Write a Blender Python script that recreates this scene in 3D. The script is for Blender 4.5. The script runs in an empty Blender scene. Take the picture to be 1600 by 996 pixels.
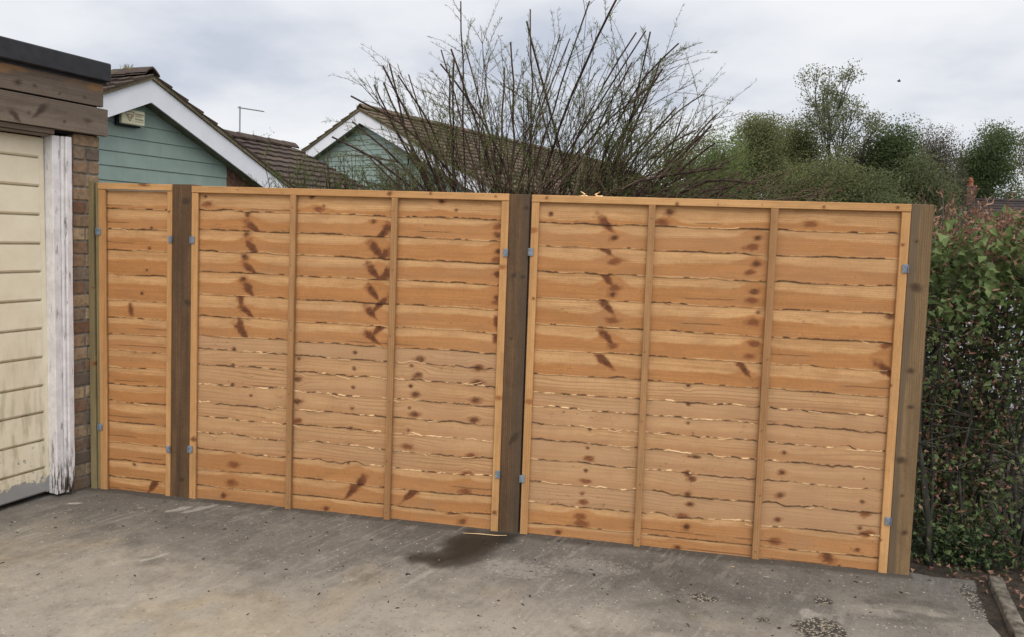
import bpy, math, random
import numpy as np
from mathutils import Matrix, Vector

# ------------------------------------------------------------------ camera, light
scene = bpy.context.scene
C = scene.collection
random.seed(7)
rng = np.random.default_rng(11)

cam_data = bpy.data.cameras.new('camera')
cam = bpy.data.objects.new('camera', cam_data)
C.objects.link(cam)
cR = Vector((0.98314725, 0.17940836, 0.03513)); cU = Vector((-0.04515233, 0.05208759, 0.99762125)); cF = Vector((-0.17715176, 0.98239479, -0.05931048))
m4 = Matrix((cR, cU, -cF)).transposed().to_4x4()
m4.translation = (2.54894, -3.81999, 1.58722)
cam.matrix_world = m4
cam_data.sensor_width = 36.0
cam_data.lens = 36.0 * 1154.45 / 1600.0
cam_data.shift_y = -0.0376
cam_data.clip_start = 0.05
cam_data.clip_end = 3000
scene.camera = cam

SUN_EL, SUN_AZ = math.radians(52), math.radians(168)     # azimuth clockwise from +Y: behind the viewer, slightly to the right
sd = Vector((math.sin(SUN_AZ)*math.cos(SUN_EL), math.cos(SUN_AZ)*math.cos(SUN_EL), math.sin(SUN_EL)))
sun_l = bpy.data.lights.new('sun', 'SUN')
sun_l.energy = 1.5
sun_l.angle = math.radians(40)
sun_l.color = (1.0, 0.95, 0.88)
sun = bpy.data.objects.new('sun', sun_l); C.objects.link(sun)
sun.rotation_euler = sd.to_track_quat('Z', 'Y').to_euler()
sun.location = (0, -10, 20)

w = bpy.data.worlds.new('World'); scene.world = w; w.use_nodes = True
nt = w.node_tree; nt.nodes.clear()
def wn(t, **k):
    n = nt.nodes.new(t)
    for a, b in k.items(): setattr(n, a, b)
    return n
wout = wn('ShaderNodeOutputWorld'); bg = wn('ShaderNodeBackground'); bg.inputs['Strength'].default_value = 0.1
sky = wn('ShaderNodeTexSky', sky_type='NISHITA'); sky.sun_disc = False
sky.sun_elevation = SUN_EL; sky.sun_rotation = SUN_AZ
tc = wn('ShaderNodeTexCoord'); sep = wn('ShaderNodeSeparateXYZ')
nt.links.new(tc.outputs['Generated'], sep.inputs[0])
def wm(op, a, b=None):
    n = wn('ShaderNodeMath', operation=op)
    for i, v in enumerate((a, b)):
        if v is None: continue
        if isinstance(v, (int, float)): n.inputs[i].default_value = v
        else: nt.links.new(v, n.inputs[i])
    return n.outputs[0]
zc = wm('ADD', wm('MAXIMUM', sep.outputs['Z'], 0.0), 0.22)
comb = wn('ShaderNodeCombineXYZ')
nt.links.new(wm('DIVIDE', sep.outputs['X'], zc), comb.inputs[0]); nt.links.new(wm('DIVIDE', sep.outputs['Y'], zc), comb.inputs[1])
comb.inputs[2].default_value = 3.7
n1 = wn('ShaderNodeTexNoise'); n1.inputs['Scale'].default_value = 1.05; n1.inputs['Detail'].default_value = 6; n1.inputs['Roughness'].default_value = 0.5
nt.links.new(comb.outputs[0], n1.inputs['Vector'])
ramp = wn('ShaderNodeValToRGB'); nt.links.new(n1.outputs['Fac'], ramp.inputs[0])
e = ramp.color_ramp.elements
e[0].position = 0.36; e[0].color = (5.5, 5.9, 6.8, 1)
e[1].position = 0.60; e[1].color = (8.7, 8.75, 8.9, 1)
m = ramp.color_ramp.elements.new(0.49); m.color = (7.75, 7.9, 8.3, 1)
# the cloud deck is brighter round the hidden sun
vdot = wn('ShaderNodeVectorMath', operation='DOT_PRODUCT'); nt.links.new(tc.outputs['Generated'], vdot.inputs[0]); vdot.inputs[1].default_value = sd
glow = wm('ADD', wm('MULTIPLY', wm('POWER', wm('MAXIMUM', wm('ADD', wm('MULTIPLY', vdot.outputs['Value'], 0.5), 0.5), 0.0), 3.0), 1.0), 1.0)
mul = wn('ShaderNodeVectorMath', operation='SCALE'); nt.links.new(ramp.outputs[0], mul.inputs[0]); nt.links.new(glow, mul.inputs['Scale'])
mixw = wn('ShaderNodeMix', data_type='RGBA'); mixw.inputs['Factor'].default_value = 0.93
nt.links.new(sky.outputs[0], mixw.inputs['A']); nt.links.new(mul.outputs[0], mixw.inputs['B'])
nt.links.new(mixw.outputs['Result'], bg.inputs['Color']); nt.links.new(bg.outputs[0], wout.inputs[0])

scene.view_settings.view_transform = 'Standard'
scene.view_settings.look = 'None'
scene.view_settings.gamma = 1.0
scene.view_settings.use_curve_mapping = False
scene.view_settings.exposure = 0.08
scene.cycles.max_bounces = 6

# ------------------------------------------------------------------ numpy noise
def _hash(ix, iy, seed):
    h = (ix.astype(np.int64)*374761393 + iy.astype(np.int64)*668265263 + int(seed)*1442695041) & 0xffffffff
    h = ((h ^ (h >> 13))*1274126177) & 0xffffffff
    h = ((h ^ (h >> 16))*2246822519) & 0xffffffff
    return ((h ^ (h >> 15)) & 0xffffff)/float(0xffffff)
def vnoise(x, y, seed=0):
    x = np.asarray(x, float); y = np.asarray(y, float)
    x, y = np.broadcast_arrays(x, y)
    ix = np.floor(x); iy = np.floor(y); fx = x-ix; fy = y-iy
    fx = fx*fx*fx*(fx*(fx*6-15)+10); fy = fy*fy*fy*(fy*(fy*6-15)+10)
    a = _hash(ix, iy, seed); b = _hash(ix+1, iy, seed); c = _hash(ix, iy+1, seed); d = _hash(ix+1, iy+1, seed)
    return (a*(1-fx)+b*fx)*(1-fy)+(c*(1-fx)+d*fx)*fy
def fbm(x, y, seed=0, o=4, r=0.5):
    s = 0; a = 1; t = 0
    x = np.asarray(x, float); y = np.asarray(y, float)
    for i in range(o):
        s = s + a*vnoise(x*2**i, y*2**i, seed+i*17); t += a; a *= r
    return s/t
def sstep(a, b, x):
    t = np.clip((x-a)/(b-a), 0, 1); return t*t*(3-2*t)

# ------------------------------------------------------------------ mesh helpers
class MB:
    def __init__(s): s.v = []; s.f = []; s.n = 0; s.a = {}
    def add(s, V, F, **attrs):
        V = np.asarray(V, float).reshape(-1, 3)
        for f in (F if isinstance(F, list) else [F]):
            s.f.append(np.asarray(f, int)+s.n)
        s.v.append(V)
        for k, val in attrs.items():
            val = np.asarray(val, float)
            if val.ndim == 1: val = np.tile(val, (len(V), 1))
            s.a.setdefault(k, []).append((s.n, val))
        s.n += len(V)
    def box(s, lo, hi, M=None, **at):
        (x0, y0, z0), (x1, y1, z1) = lo, hi
        V = np.array([(x0,y0,z0),(x1,y0,z0),(x1,y1,z0),(x0,y1,z0),(x0,y0,z1),(x1,y0,z1),(x1,y1,z1),(x0,y1,z1)], float)
        if M is not None: V = M(V)
        s.add(V, np.array([(0,3,2,1),(4,5,6,7),(0,1,5,4),(1,2,6,5),(2,3,7,6),(3,0,4,7)]), **at)
    def bbox(s, lo, hi, b=0.004, M=None, **at):
        """box with chamfered edges"""
        lo = np.array(lo, float); hi = np.array(hi, float)
        V = []; idx = {}
        for ax in range(3):
            for sx in (0,1):
                for sy in (0,1):
                    for sz in (0,1):
                        sg = (sx,sy,sz)
                        p = [ (hi[k] if sg[k] else lo[k]) + (0 if k==ax else (-b if sg[k] else b)) for k in range(3)]
                        idx[(ax,)+sg] = len(V); V.append(p)
        F4 = []; F3 = []
        for ax in range(3):
            o1, o2 = [k for k in range(3) if k != ax]
            for sgn in (0,1):
                q = []
                for a_, b_ in ((0,0),(1,0),(1,1),(0,1)):
                    sg = [0,0,0]; sg[ax] = sgn; sg[o1] = a_; sg[o2] = b_; q.append(idx[(ax,)+tuple(sg)])
                if (sgn == 1) == (ax == 1): q = q[::-1]
                F4.append(q)
        for ax in range(3):   # edges along ax
            o1, o2 = [k for k in range(3) if k != ax]
            for a_ in (0,1):
                for b_ in (0,1):
                    s0 = [0,0,0]; s0[o1] = a_; s0[o2] = b_; s1 = list(s0); s1[ax] = 1
                    F4.append([idx[(o1,)+tuple(s0)], idx[(o1,)+tuple(s1)], idx[(o2,)+tuple(s1)], idx[(o2,)+tuple(s0)]])
        for sx in (0,1):
            for sy in (0,1):
                for sz in (0,1):
                    F3.append([idx[(k,sx,sy,sz)] for k in range(3)])
        V = np.array(V)
        if M is not None: V = M(V)
        s.add(V, [np.array(F4), np.array(F3)], **at)
    def tube(s, P, r, k=5, cap=True, **at):
        P = np.asarray(P, float); n = len(P)
        r = np.broadcast_to(np.asarray(r, float), (n,))
        T = np.gradient(P, axis=0); T /= np.linalg.norm(T, axis=1)[:, None]+1e-9
        ref = np.where(np.abs(T[:, 2:3]) > 0.9, np.array([[1., 0, 0]]), np.array([[0, 0, 1.]]))
        A = np.cross(T, ref); A /= np.linalg.norm(A, axis=1)[:, None]+1e-9
        B = np.cross(T, A)
        an = np.arange(k)*2*math.pi/k
        V = P[:, None, :]+r[:, None, None]*(A[:, None, :]*np.cos(an)[None, :, None]+B[:, None, :]*np.sin(an)[None, :, None])
        i = np.arange(n-1)[:, None]*k; j = np.arange(k)[None, :]; j2 = (j+1) % k
        F = np.stack([i+j, i+j2, i+k+j2, i+k+j], -1).reshape(-1, 4)
        fl = [F]
        if cap: fl.append(np.array([[ (n-1)*k+q for q in range(k)]])); fl.append(np.array([[q for q in range(k)][::-1]]))
        s.add(V.reshape(-1, 3), fl, **at)
    def build(s, name, mat, parent=None, smooth=False):
        me = bpy.data.meshes.new(name)
        V = np.concatenate(s.v)
        me.vertices.add(len(V)); me.vertices.foreach_set('co', V.ravel())
        tot = np.concatenate([np.full(len(f), f.shape[1]) for f in s.f if len(f)])
        loops = np.concatenate([f.ravel() for f in s.f if len(f)])
        me.loops.add(len(loops)); me.loops.foreach_set('vertex_index', loops)
        me.polygons.add(len(tot)); st = np.concatenate([[0], np.cumsum(tot)[:-1]])
        me.polygons.foreach_set('loop_start', st); me.polygons.foreach_set('loop_total', tot)
        me.polygons.foreach_set('use_smooth', np.full(len(tot), bool(smooth)))
        me.update(calc_edges=True); me.validate(); me.polygons.foreach_set('use_smooth', np.full(len(me.polygons), bool(smooth)))
        for k, lst in s.a.items():
            d = lst[0][1].shape[1]
            arr = np.zeros((len(V), 4 if d == 4 else 3))
            for st_, val in lst: arr[st_:st_+len(val)] = val
            if d == 4:
                a = me.attributes.new(k, 'FLOAT_COLOR', 'POINT'); a.data.foreach_set('color', arr.ravel())
            else:
                a = me.attributes.new(k, 'FLOAT_VECTOR', 'POINT'); a.data.foreach_set('vector', arr.ravel())
        me.materials.append(mat)
        o = bpy.data.objects.new(name, me); C.objects.link(o)
        if parent is not None: o.parent = parent
        return o

def tag(o, label=None, cat=None, group=None, kind=None):
    if label: o['label'] = label
    if cat: o['category'] = cat
    if group: o['group'] = group
    if kind: o['kind'] = kind
    return o
def empty(name, loc, label, cat, group=None):
    o = bpy.data.objects.new(name, None); C.objects.link(o); o.location = loc; o.empty_display_size = 0.2
    return tag(o, label, cat, group)
def child(mb, name, mat, root, smooth=False):
    """mesh given in world coordinates, parented to an (unrotated) empty"""
    L = np.array(root.matrix_basis.translation) if root.parent is None else np.array(root.parent.matrix_basis.translation)
    if root.parent is None: mb.v = [v-L for v in mb.v]
    else: mb.v = [v-L for v in mb.v]
    return mb.build(name, mat, root, smooth)

# ------------------------------------------------------------------ materials
class NT:
    def __init__(s, name):
        s.m = bpy.data.materials.new(name); s.m.use_nodes = True; s.t = s.m.node_tree; s.t.nodes.clear()
        s.out = s.n('ShaderNodeOutputMaterial'); s.b = s.n('ShaderNodeBsdfPrincipled'); s.l(s.b.outputs[0], s.out.inputs[0])
        s.b.inputs['Roughness'].default_value = 0.8
        s.b.inputs['Specular IOR Level'].default_value = 0.3
    def n(s, t, **k):
        x = s.t.nodes.new(t)
        for a, b in k.items(): setattr(x, a, b)
        return x
    def l(s, a, b): s.t.links.new(a, b)
    def _in(s, sock, v):
        if isinstance(v, bpy.types.NodeSocket): s.l(v, sock)
        elif isinstance(v, (tuple, list)) and len(v) == 3 and sock.type == 'RGBA': sock.default_value = (*v, 1)
        else: sock.default_value = v
    def math(s, op, a, b=None, c=None, clamp=False):
        x = s.n('ShaderNodeMath', operation=op); x.use_clamp = clamp
        for i, v in enumerate((a, b, c)):
            if v is not None: s._in(x.inputs[i], v)
        return x.outputs[0]
    def noise(s, scale, vec=None, detail=4, rough=0.55, dist=0.0, col=False):
        x = s.n('ShaderNodeTexNoise'); x.inputs['Scale'].default_value = scale; x.inputs['Detail'].default_value = detail
        x.inputs['Roughness'].default_value = rough; x.inputs['Distortion'].default_value = dist
        if vec is not None: s.l(vec, x.inputs['Vector'])
        return x.outputs['Color' if col else 'Fac']
    def obj(s): return s.n('ShaderNodeTexCoord').outputs['Object']
    def map(s, vec, scale=(1,1,1), rot=(0,0,0), loc=(0,0,0)):
        x = s.n('ShaderNodeMapping'); x.inputs['Scale'].default_value = scale; x.inputs['Rotation'].default_value = rot; x.inputs['Location'].default_value = loc
        s.l(vec, x.inputs['Vector']); return x.outputs[0]
    def mix(s, f, a, b, mode='MIX'):
        x = s.n('ShaderNodeMix', data_type='RGBA', blend_type=mode)
        s._in(x.inputs['Factor'], f); s._in(x.inputs['A'], a); s._in(x.inputs['B'], b); return x.outputs['Result']
    def rng(s, v, a, b, c=0.0, d=1.0, smooth=True):
        x = s.n('ShaderNodeMapRange'); x.interpolation_type = 'SMOOTHSTEP' if smooth else 'LINEAR'
        s._in(x.inputs['Value'], v)
        for k, q in zip(('From Min','From Max','To Min','To Max'), (a, b, c, d)): x.inputs[k].default_value = q
        return x.outputs['Result']
    def attr(s, name):
        x = s.n('ShaderNodeAttribute'); x.attribute_name = name; return x
    def sep(s, col):
        x = s.n('ShaderNodeSeparateColor'); s.l(col, x.inputs[0]); return x.outputs
    def bump(s, h, strength=0.3, dist=0.01):
        x = s.n('ShaderNodeBump'); x.inputs['Strength'].default_value = strength; x.inputs['Distance'].default_value = dist
        s.l(h, x.inputs['Height']); s.l(x.outputs[0], s.b.inputs['Normal'])
    def col(s, v): s._in(s.b.inputs['Base Color'], v)
    def rough(s, v): s._in(s.b.inputs['Roughness'], v)

def wood_mat(name, pale, orange, knot=(0.085,0.03,0.011), halo=(0.30,0.115,0.035), dark=(0.035,0.02,0.01), fresh=(0.78,0.52,0.27), grey=(0.30,0.24,0.18), contrast=1.0, gx=2.0, gz=150.0):
    k = NT(name)
    m1 = k.attr('mask'); r, g, b = k.sep(m1.outputs['Color'])[:3]; a = m1.outputs['Alpha']
    m2 = k.attr('mask2'); fr, ring, gr = k.sep(m2.outputs['Color'])[:3]
    gc = k.attr('gc').outputs['Vector']
    fine = k.noise(1.0, k.map(gc, (gx, gz, 1)), 5, 0.6)
    broad = k.noise(1.0, k.map(gc, (gx*0.6, gz*0.22, 1), loc=(3, 7, 0)), 3, 0.5)
    # growth lines from the flow field
    sx = k.n('ShaderNodeSeparateXYZ'); k.l(gc, sx.inputs[0])
    lines = k.math('SINE', k.math('MULTIPLY', sx.outputs['Y'], 2*math.pi/0.0105))
    lines = k.rng(lines, 0.35, 1.0)
    base = k.mix(r, pale, orange)
    base = k.mix(k.math('MULTIPLY', k.rng(broad, 0.35, 0.7), 0.35*contrast), base, tuple(c*0.72 for c in orange))
    base = k.mix(k.math('MULTIPLY', k.rng(fine, 0.4, 0.75), 0.42*contrast), base, tuple(c*0.60 for c in orange))
    base = k.mix(k.math('MULTIPLY', k.rng(fine, 0.42, 0.22), 0.30*contrast), base, tuple(min(1, c*1.18) for c in pale))
    saw = k.noise(1.0, k.map(gc, (150, 55, 1), loc=(9, 2, 5)), 4, 0.7)
    base = k.mix(k.math('MULTIPLY', k.rng(saw, 0.5, 0.75), 0.38*contrast), base, tuple(c*0.55 for c in orange))
    base = k.mix(k.math('MULTIPLY', k.rng(saw, 0.45, 0.25), 0.25*contrast), base, tuple(min(1, c*1.12) for c in pale))
    base = k.mix(k.math('MULTIPLY', k.math('MULTIPLY', lines, ring), 0.75), base, tuple(c*0.5 for c in orange))
    blot = k.noise(1.0, k.map(gc, (7, 22, 1), loc=(1, 4, 2)), 5, 0.65)
    base = k.mix(k.rng(blot, 0.38, 0.72, 0, 0.40), base, tuple(c*0.62 for c in orange))
    dirt_ = k.noise(3.1, k.obj(), 6, 0.7)
    base = k.mix(k.rng(dirt_, 0.52, 0.72, 0, 0.22), base, (0.20,0.145,0.09))
    base = k.mix(gr, base, grey)
    base = k.mix(b, base, halo)
    base = k.mix(g, base, knot)
    base = k.mix(fr, base, fresh)
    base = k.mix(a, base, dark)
    k.col(base); k.rough(0.78)
    k.bump(k.math('ADD', fine, k.math('MULTIPLY', k.noise(420, k.obj(), 2), 0.4)), 0.35, 0.0012)
    return k.m

M = {}
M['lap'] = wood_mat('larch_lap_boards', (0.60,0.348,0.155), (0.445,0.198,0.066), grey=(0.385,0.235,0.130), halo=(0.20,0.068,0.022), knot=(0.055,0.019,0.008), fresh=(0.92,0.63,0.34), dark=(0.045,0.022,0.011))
M['frame'] = wood_mat('planed_softwood', (0.61,0.345,0.145), (0.48,0.235,0.082), contrast=0.9, gz=110)
M['batten'] = wood_mat('sawn_batten', (0.45,0.25,0.108), (0.34,0.17,0.068), contrast=0.9)
M['post'] = wood_mat('treated_post', (0.200,0.114,0.055), (0.088,0.048,0.024), knot=(0.035,0.022,0.013), halo=(0.07,0.045,0.025), grey=(0.06,0.05,0.036), contrast=1.5, gz=75)
M['postlight'] = wood_mat('treated_post_dry', (0.295,0.185,0.088), (0.165,0.104,0.05), knot=(0.04,0.022,0.012), halo=(0.10,0.06,0.03), grey=(0.10,0.072,0.046), contrast=1.4, gz=75)
M['greenpost'] = wood_mat('green_treated_post', (0.29,0.232,0.115), (0.20,0.155,0.075), contrast=0.7, gz=80)
M['weather'] = wood_mat('weathered_board', (0.235,0.185,0.14), (0.145,0.105,0.078), knot=(0.04,0.026,0.02), halo=(0.075,0.05,0.035), grey=(0.30,0.155,0.06), contrast=1.2, gx=2.5, gz=70)

def simple(name, col, rough=0.8, var=0.25, scale=8, spec=0.3, metal=0.0, bump=0.0, bscale=120):
    k = NT(name); n = k.noise(scale, k.obj(), 5, 0.6)
    k.col(k.mix(k.rng(n, 0.3, 0.72), tuple(c*(1-var) for c in col), tuple(min(1, c*(1+var*0.6)) for c in col)))
    k.rough(rough); k.b.inputs['Specular IOR Level'].default_value = spec; k.b.inputs['Metallic'].default_value = metal
    if bump: k.bump(k.noise(bscale, k.obj(), 3), bump, 0.004)
    return k.m
M['zinc'] = simple('galvanised_steel', (0.23,0.27,0.32), 0.5, 0.3, 60, 0.4, 0.3)
M['screw'] = simple('screw_head', (0.10,0.10,0.10), 0.5, 0.3, 60, 0.5, 0.6)
M['felt'] = simple('black_roof_trim', (0.026,0.026,0.03), 0.55, 0.3, 14, 0.35, 0, 0.15, 200)
M['upvc'] = simple('white_bargeboard', (0.75,0.75,0.78), 0.45, 0.05, 3)
M['soffit'] = simple('mossy_soffit', (0.17,0.18,0.13), 0.8, 0.35, 5)
M['plainbrick'] = simple('dark_brickwork', (0.16,0.085,0.055), 0.9, 0.4, 20)
M['cream'] = simple('cream_plastic', (0.55,0.53,0.36), 0.5, 0.1, 20)
M['navy'] = simple('navy_plastic', (0.012,0.014,0.04), 0.4, 0.2, 20)
M['brownprint'] = simple('brown_print', (0.20,0.13,0.08), 0.6, 0.2, 60)
M['redprint'] = simple('dull_red_print', (0.30,0.16,0.10), 0.6, 0.2, 60)
M['alu'] = simple('aerial_metal', (0.30,0.30,0.31), 0.5, 0.1, 20, 0.5, 0.4)
M['mortar'] = simple('mortar', (0.21,0.185,0.15), 0.95, 0.35, 40, 0.2, 0, 0.4, 150)
M['terracotta'] = simple('clay_pot', (0.33,0.12,0.06), 0.85, 0.3, 10)
M['dark'] = simple('dark_interior', (0.012,0.011,0.010), 0.9)
M['bird'] = simple('dark_feathers', (0.02,0.018,0.018), 0.8)
M['moss'] = simple('dry_moss', (0.16,0.15,0.07), 0.95)

def bark_mat(name, c1, c2, scale=30):
    k = NT(name); n = k.noise(scale, k.map(k.obj(), (1,1,0.3)), 4, 0.6)
    k.col(k.mix(k.rng(n, 0.35, 0.7), c1, c2)); k.rough(0.85); return k.m
M['stem'] = bark_mat('red_brown_stems', (0.022,0.012,0.009), (0.075,0.041,0.029))
M['twig'] = bark_mat('brown_twigs', (0.07,0.038,0.027), (0.14,0.09,0.06))
M['bark_tone'] = bark_mat('grey_bark', (0.03,0.028,0.022), (0.085,0.075,0.058))
M['barepale'] = bark_mat('pale_bare_twigs', (0.10,0.085,0.07), (0.17,0.145,0.12))

def leaf_mat(name, c1, c2, c3=None, trans=0.25, rough=0.6):
    """leaf colour varies leaf by leaf through a vertex attribute; some light passes through"""
    k = NT(name); a = k.attr('leaf'); v = k.sep(a.outputs['Color'])
    col = k.mix(v[0], c1, c2)
    if c3: col = k.mix(v[1], col, c3)
    n = k.noise(60, k.obj(), 2)
    col = k.mix(k.rng(n, 0.3, 0.8, 0, 0.15), col, tuple(c*0.6 for c in c1))
    k.col(col); k.rough(rough)
    tr = k.n('ShaderNodeBsdfTranslucent'); k.l(col, tr.inputs[0])
    mx = k.n('ShaderNodeMixShader'); mx.inputs[0].default_value = trans
    k.l(k.b.outputs[0], mx.inputs[1]); k.l(tr.outputs[0], mx.inputs[2]); k.l(mx.outputs[0], k.out.inputs[0])
    return k.m

# concrete drive: macro masks at the vertices, fine texture in nodes
def concrete_mat():
    k = NT('worn_concrete'); at = k.attr('mask'); pale, wet, peb = k.sep(at.outputs['Color'])[:3]; scuff = at.outputs['Alpha']
    a2 = k.attr('mask2'); ochre, dirt, grit = k.sep(a2.outputs['Color'])[:3]
    o = k.obj()
    mot = k.noise(7, o, 7, 0.65)
    fine = k.noise(150, o, 6, 0.78)
    scr = k.noise(1.0, k.map(k.map(o, (1,1,1), (0,0,math.radians(-66))), (5, 150, 1), loc=(4, 2, 0)), 5, 0.7)
    pit = k.n('ShaderNodeTexVoronoi'); pit.inputs['Scale'].default_value = 46; k.l(o, pit.inputs['Vector'])
    st = k.noise(1.0, k.map(k.map(o, (1,1,1), (0,0,math.radians(-68))), (3.5, 60, 1)), 5, 0.65)
    base = k.mix(pale, (0.125,0.113,0.098), (0.315,0.278,0.225))
    mot2 = k.noise(2.6, k.map(o, (1,1,1), loc=(5,3,0)), 9, 0.72)
    base = k.mix(k.rng(mot2, 0.50, 0.62, 0, 0.6), base, k.mix(pale, (0.19,0.17,0.142), (0.40,0.35,0.275)))
    base = k.mix(k.rng(mot, 0.44, 0.64, 0, 0.65), base, k.mix(pale, (0.095,0.085,0.073), (0.225,0.195,0.155)))
    base = k.mix(k.rng(st, 0.54, 0.80, 0, 0.28), base, (0.34,0.30,0.24))
    base = k.mix(k.rng(st, 0.46, 0.25, 0, 0.22), base, (0.07,0.062,0.052))
    med = k.noise(42, o, 9, 0.82)
    base = k.mix(k.rng(med, 0.53, 0.68, 0, 0.62), base, (0.37,0.335,0.275))
    base = k.mix(k.rng(med, 0.47, 0.33, 0, 0.62), base, (0.07,0.062,0.052))
    base = k.mix(k.rng(fine, 0.5, 0.8, 0, 0.42), base, (0.36,0.33,0.28))
    base = k.mix(k.rng(fine, 0.5, 0.24, 0, 0.55), base, (0.05,0.045,0.038))
    base = k.mix(k.rng(scr, 0.63, 0.70, 0, 0.5), base, (0.44,0.40,0.33))
    pc = k.sep(pit.outputs['Color'])
    base = k.mix(k.math('MULTIPLY', k.rng(pit.outputs['Distance'], 0.22, 0.10), k.rng(pc[0], 0.80, 0.84)), base, (0.035,0.03,0.025))
    base = k.mix(k.math('MULTIPLY', k.rng(pit.outputs['Distance'], 0.26, 0.12), k.rng(pc[1], 0.86, 0.9)), base, (0.46,0.42,0.34))
    base = k.mix(ochre, base, (0.42,0.30,0.14))
    base = k.mix(dirt, base, (0.055,0.046,0.036))
    base = k.mix(k.math('MULTIPLY', scuff, k.rng(fine, 0.30, 0.62, 0.1, 1.0)), base, (0.50,0.46,0.39))
    vor = k.n('ShaderNodeTexVoronoi'); vor.inputs['Scale'].default_value = 105; k.l(o, vor.inputs['Vector'])
    vs = k.sep(vor.outputs['Color'])
    pebc = k.mix(k.rng(vs[0], 0.35, 0.75), (0.045,0.04,0.035), (0.34,0.29,0.215))
    pebc = k.mix(k.rng(vor.outputs['Distance'], 0.35, 0.7, 0, 0.8), pebc, (0.04,0.035,0.03))
    base = k.mix(peb, base, pebc)
    sp = k.noise(240, o, 2, 0.5)
    base = k.mix(k.math('MULTIPLY', k.rng(sp, 0.66, 0.74), k.math('ADD', k.math('MULTIPLY', grit, 0.7), 0.35)), base, (0.48,0.44,0.37))
    base = k.mix(k.math('MULTIPLY', k.rng(sp, 0.33, 0.26), k.math('ADD', k.math('MULTIPLY', grit, 0.6), 0.55)), base, (0.04,0.036,0.03))
    base = k.mix(wet, base, k.mix(0.5, base, (0.0,0.0,0.0), 'MULTIPLY'))
    base = k.mix(wet, base, k.mix(k.rng(fine, 0.3, 0.8), (0.018,0.0145,0.011), (0.038,0.031,0.024)))
    k.col(base)
    k.rough(k.mix(wet, (0.9,0.9,0.9), (0.55,0.55,0.55)))
    h = k.math('ADD', k.math('MULTIPLY', fine, 0.5), k.math('MULTIPLY', st, 0.5))
    h = k.math('ADD', h, k.math('MULTIPLY', k.math('MULTIPLY', k.math('SUBTRACT', 1.0, vor.outputs['Distance']), peb), 2.5))
    k.bump(h, 0.55, 0.004)
    return k.m
M['concrete'] = concrete_mat()

def soil_mat():
    k = NT('dark_soil'); o = k.obj(); n = k.noise(14, o, 7, 0.7); f = k.noise(70, o, 4, 0.7)
    c = k.mix(k.rng(n, 0.3, 0.7), (0.022,0.017,0.012), (0.075,0.058,0.042))
    c = k.mix(k.rng(f, 0.58, 0.72, 0, 0.6), c, (0.17,0.13,0.09)); k.col(c); k.rough(0.95); k.bump(n, 0.8, 0.03); return k.m
M['soil'] = soil_mat()
def grass_mat():
    k = NT('rough_grass'); o = k.obj(); n = k.noise(0.6, o, 8, 0.7); f = k.noise(25, o, 4, 0.7)
    c = k.mix(k.rng(n, 0.3, 0.7), (0.03,0.05,0.014), (0.07,0.085,0.03)); c = k.mix(k.rng(f, 0.4, 0.8, 0, 0.6), c, (0.10,0.10,0.05))
    k.col(c); k.rough(0.95); k.bump(f, 0.8, 0.05); return k.m
M['grass'] = grass_mat()
def road_mat():
    k = NT('pale_tarmac'); o = k.obj(); n = k.noise(3, o, 6, 0.7); f = k.noise(120, o, 3, 0.7)
    c = k.mix(k.rng(n, 0.3, 0.7), (0.16,0.16,0.165), (0.28,0.28,0.29)); c = k.mix(k.rng(f, 0.4, 0.8, 0, 0.4), c, (0.08,0.08,0.08))
    k.col(c); k.rough(0.7); k.bump(f, 0.3, 0.005); return k.m
M['tarmac'] = road_mat()
M['kerbstone'] = simple('kerb_concrete', (0.17,0.145,0.115), 0.95, 0.6, 26, 0.2, 0, 0.7, 90)

def tile_mat(name, a, b, lich, lamt=0.5):
    k = NT(name); o = k.obj(); n = k.noise(2.5, o, 7, 0.7); f = k.noise(22, o, 5, 0.7)
    at = k.sep(k.attr('leaf').outputs['Color'])
    c = k.mix(at[0], a, b)
    c = k.mix(k.rng(f, 0.35, 0.7, 0, 0.5), c, tuple(x*0.45 for x in a))
    c = k.mix(k.math('MULTIPLY', k.rng(n, 0.5, 0.66), lamt), c, lich)
    c = k.mix(k.rng(k.noise(45, o, 2), 0.68, 0.76, 0, 0.6), c, (0.34,0.32,0.26))
    k.col(c); k.rough(0.92); k.bump(f, 0.6, 0.012); return k.m
M['tile'] = tile_mat('brown_concrete_tiles', (0.055,0.037,0.031), (0.10,0.068,0.054), (0.15,0.135,0.06), 0.35)
M['tile2'] = tile_mat('mossy_brown_tiles', (0.10,0.07,0.05), (0.18,0.125,0.085), (0.13,0.125,0.05), 0.65)
M['verge'] = tile_mat('lichen_verge_mortar', (0.13,0.105,0.065), (0.22,0.18,0.11), (0.085,0.085,0.04), 0.6)
M['fartile'] = tile_mat('dark_far_tiles', (0.045,0.035,0.034), (0.07,0.052,0.05), (0.06,0.05,0.04), 0.3)

def paint_clad():
    k = NT('sage_green_cladding'); o = k.obj(); n = k.noise(3, o, 6, 0.6); s = k.noise(1.0, k.map(o, (20,20,1.2)), 4, 0.6)
    c = k.mix(k.rng(n, 0.3, 0.75), (0.235,0.30,0.262), (0.275,0.345,0.305)); c = k.mix(k.rng(s, 0.5, 0.8, 0, 0.25), c, (0.11,0.16,0.13))
    k.col(c); k.rough(0.6); return k.m
M['clad'] = paint_clad()

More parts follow.
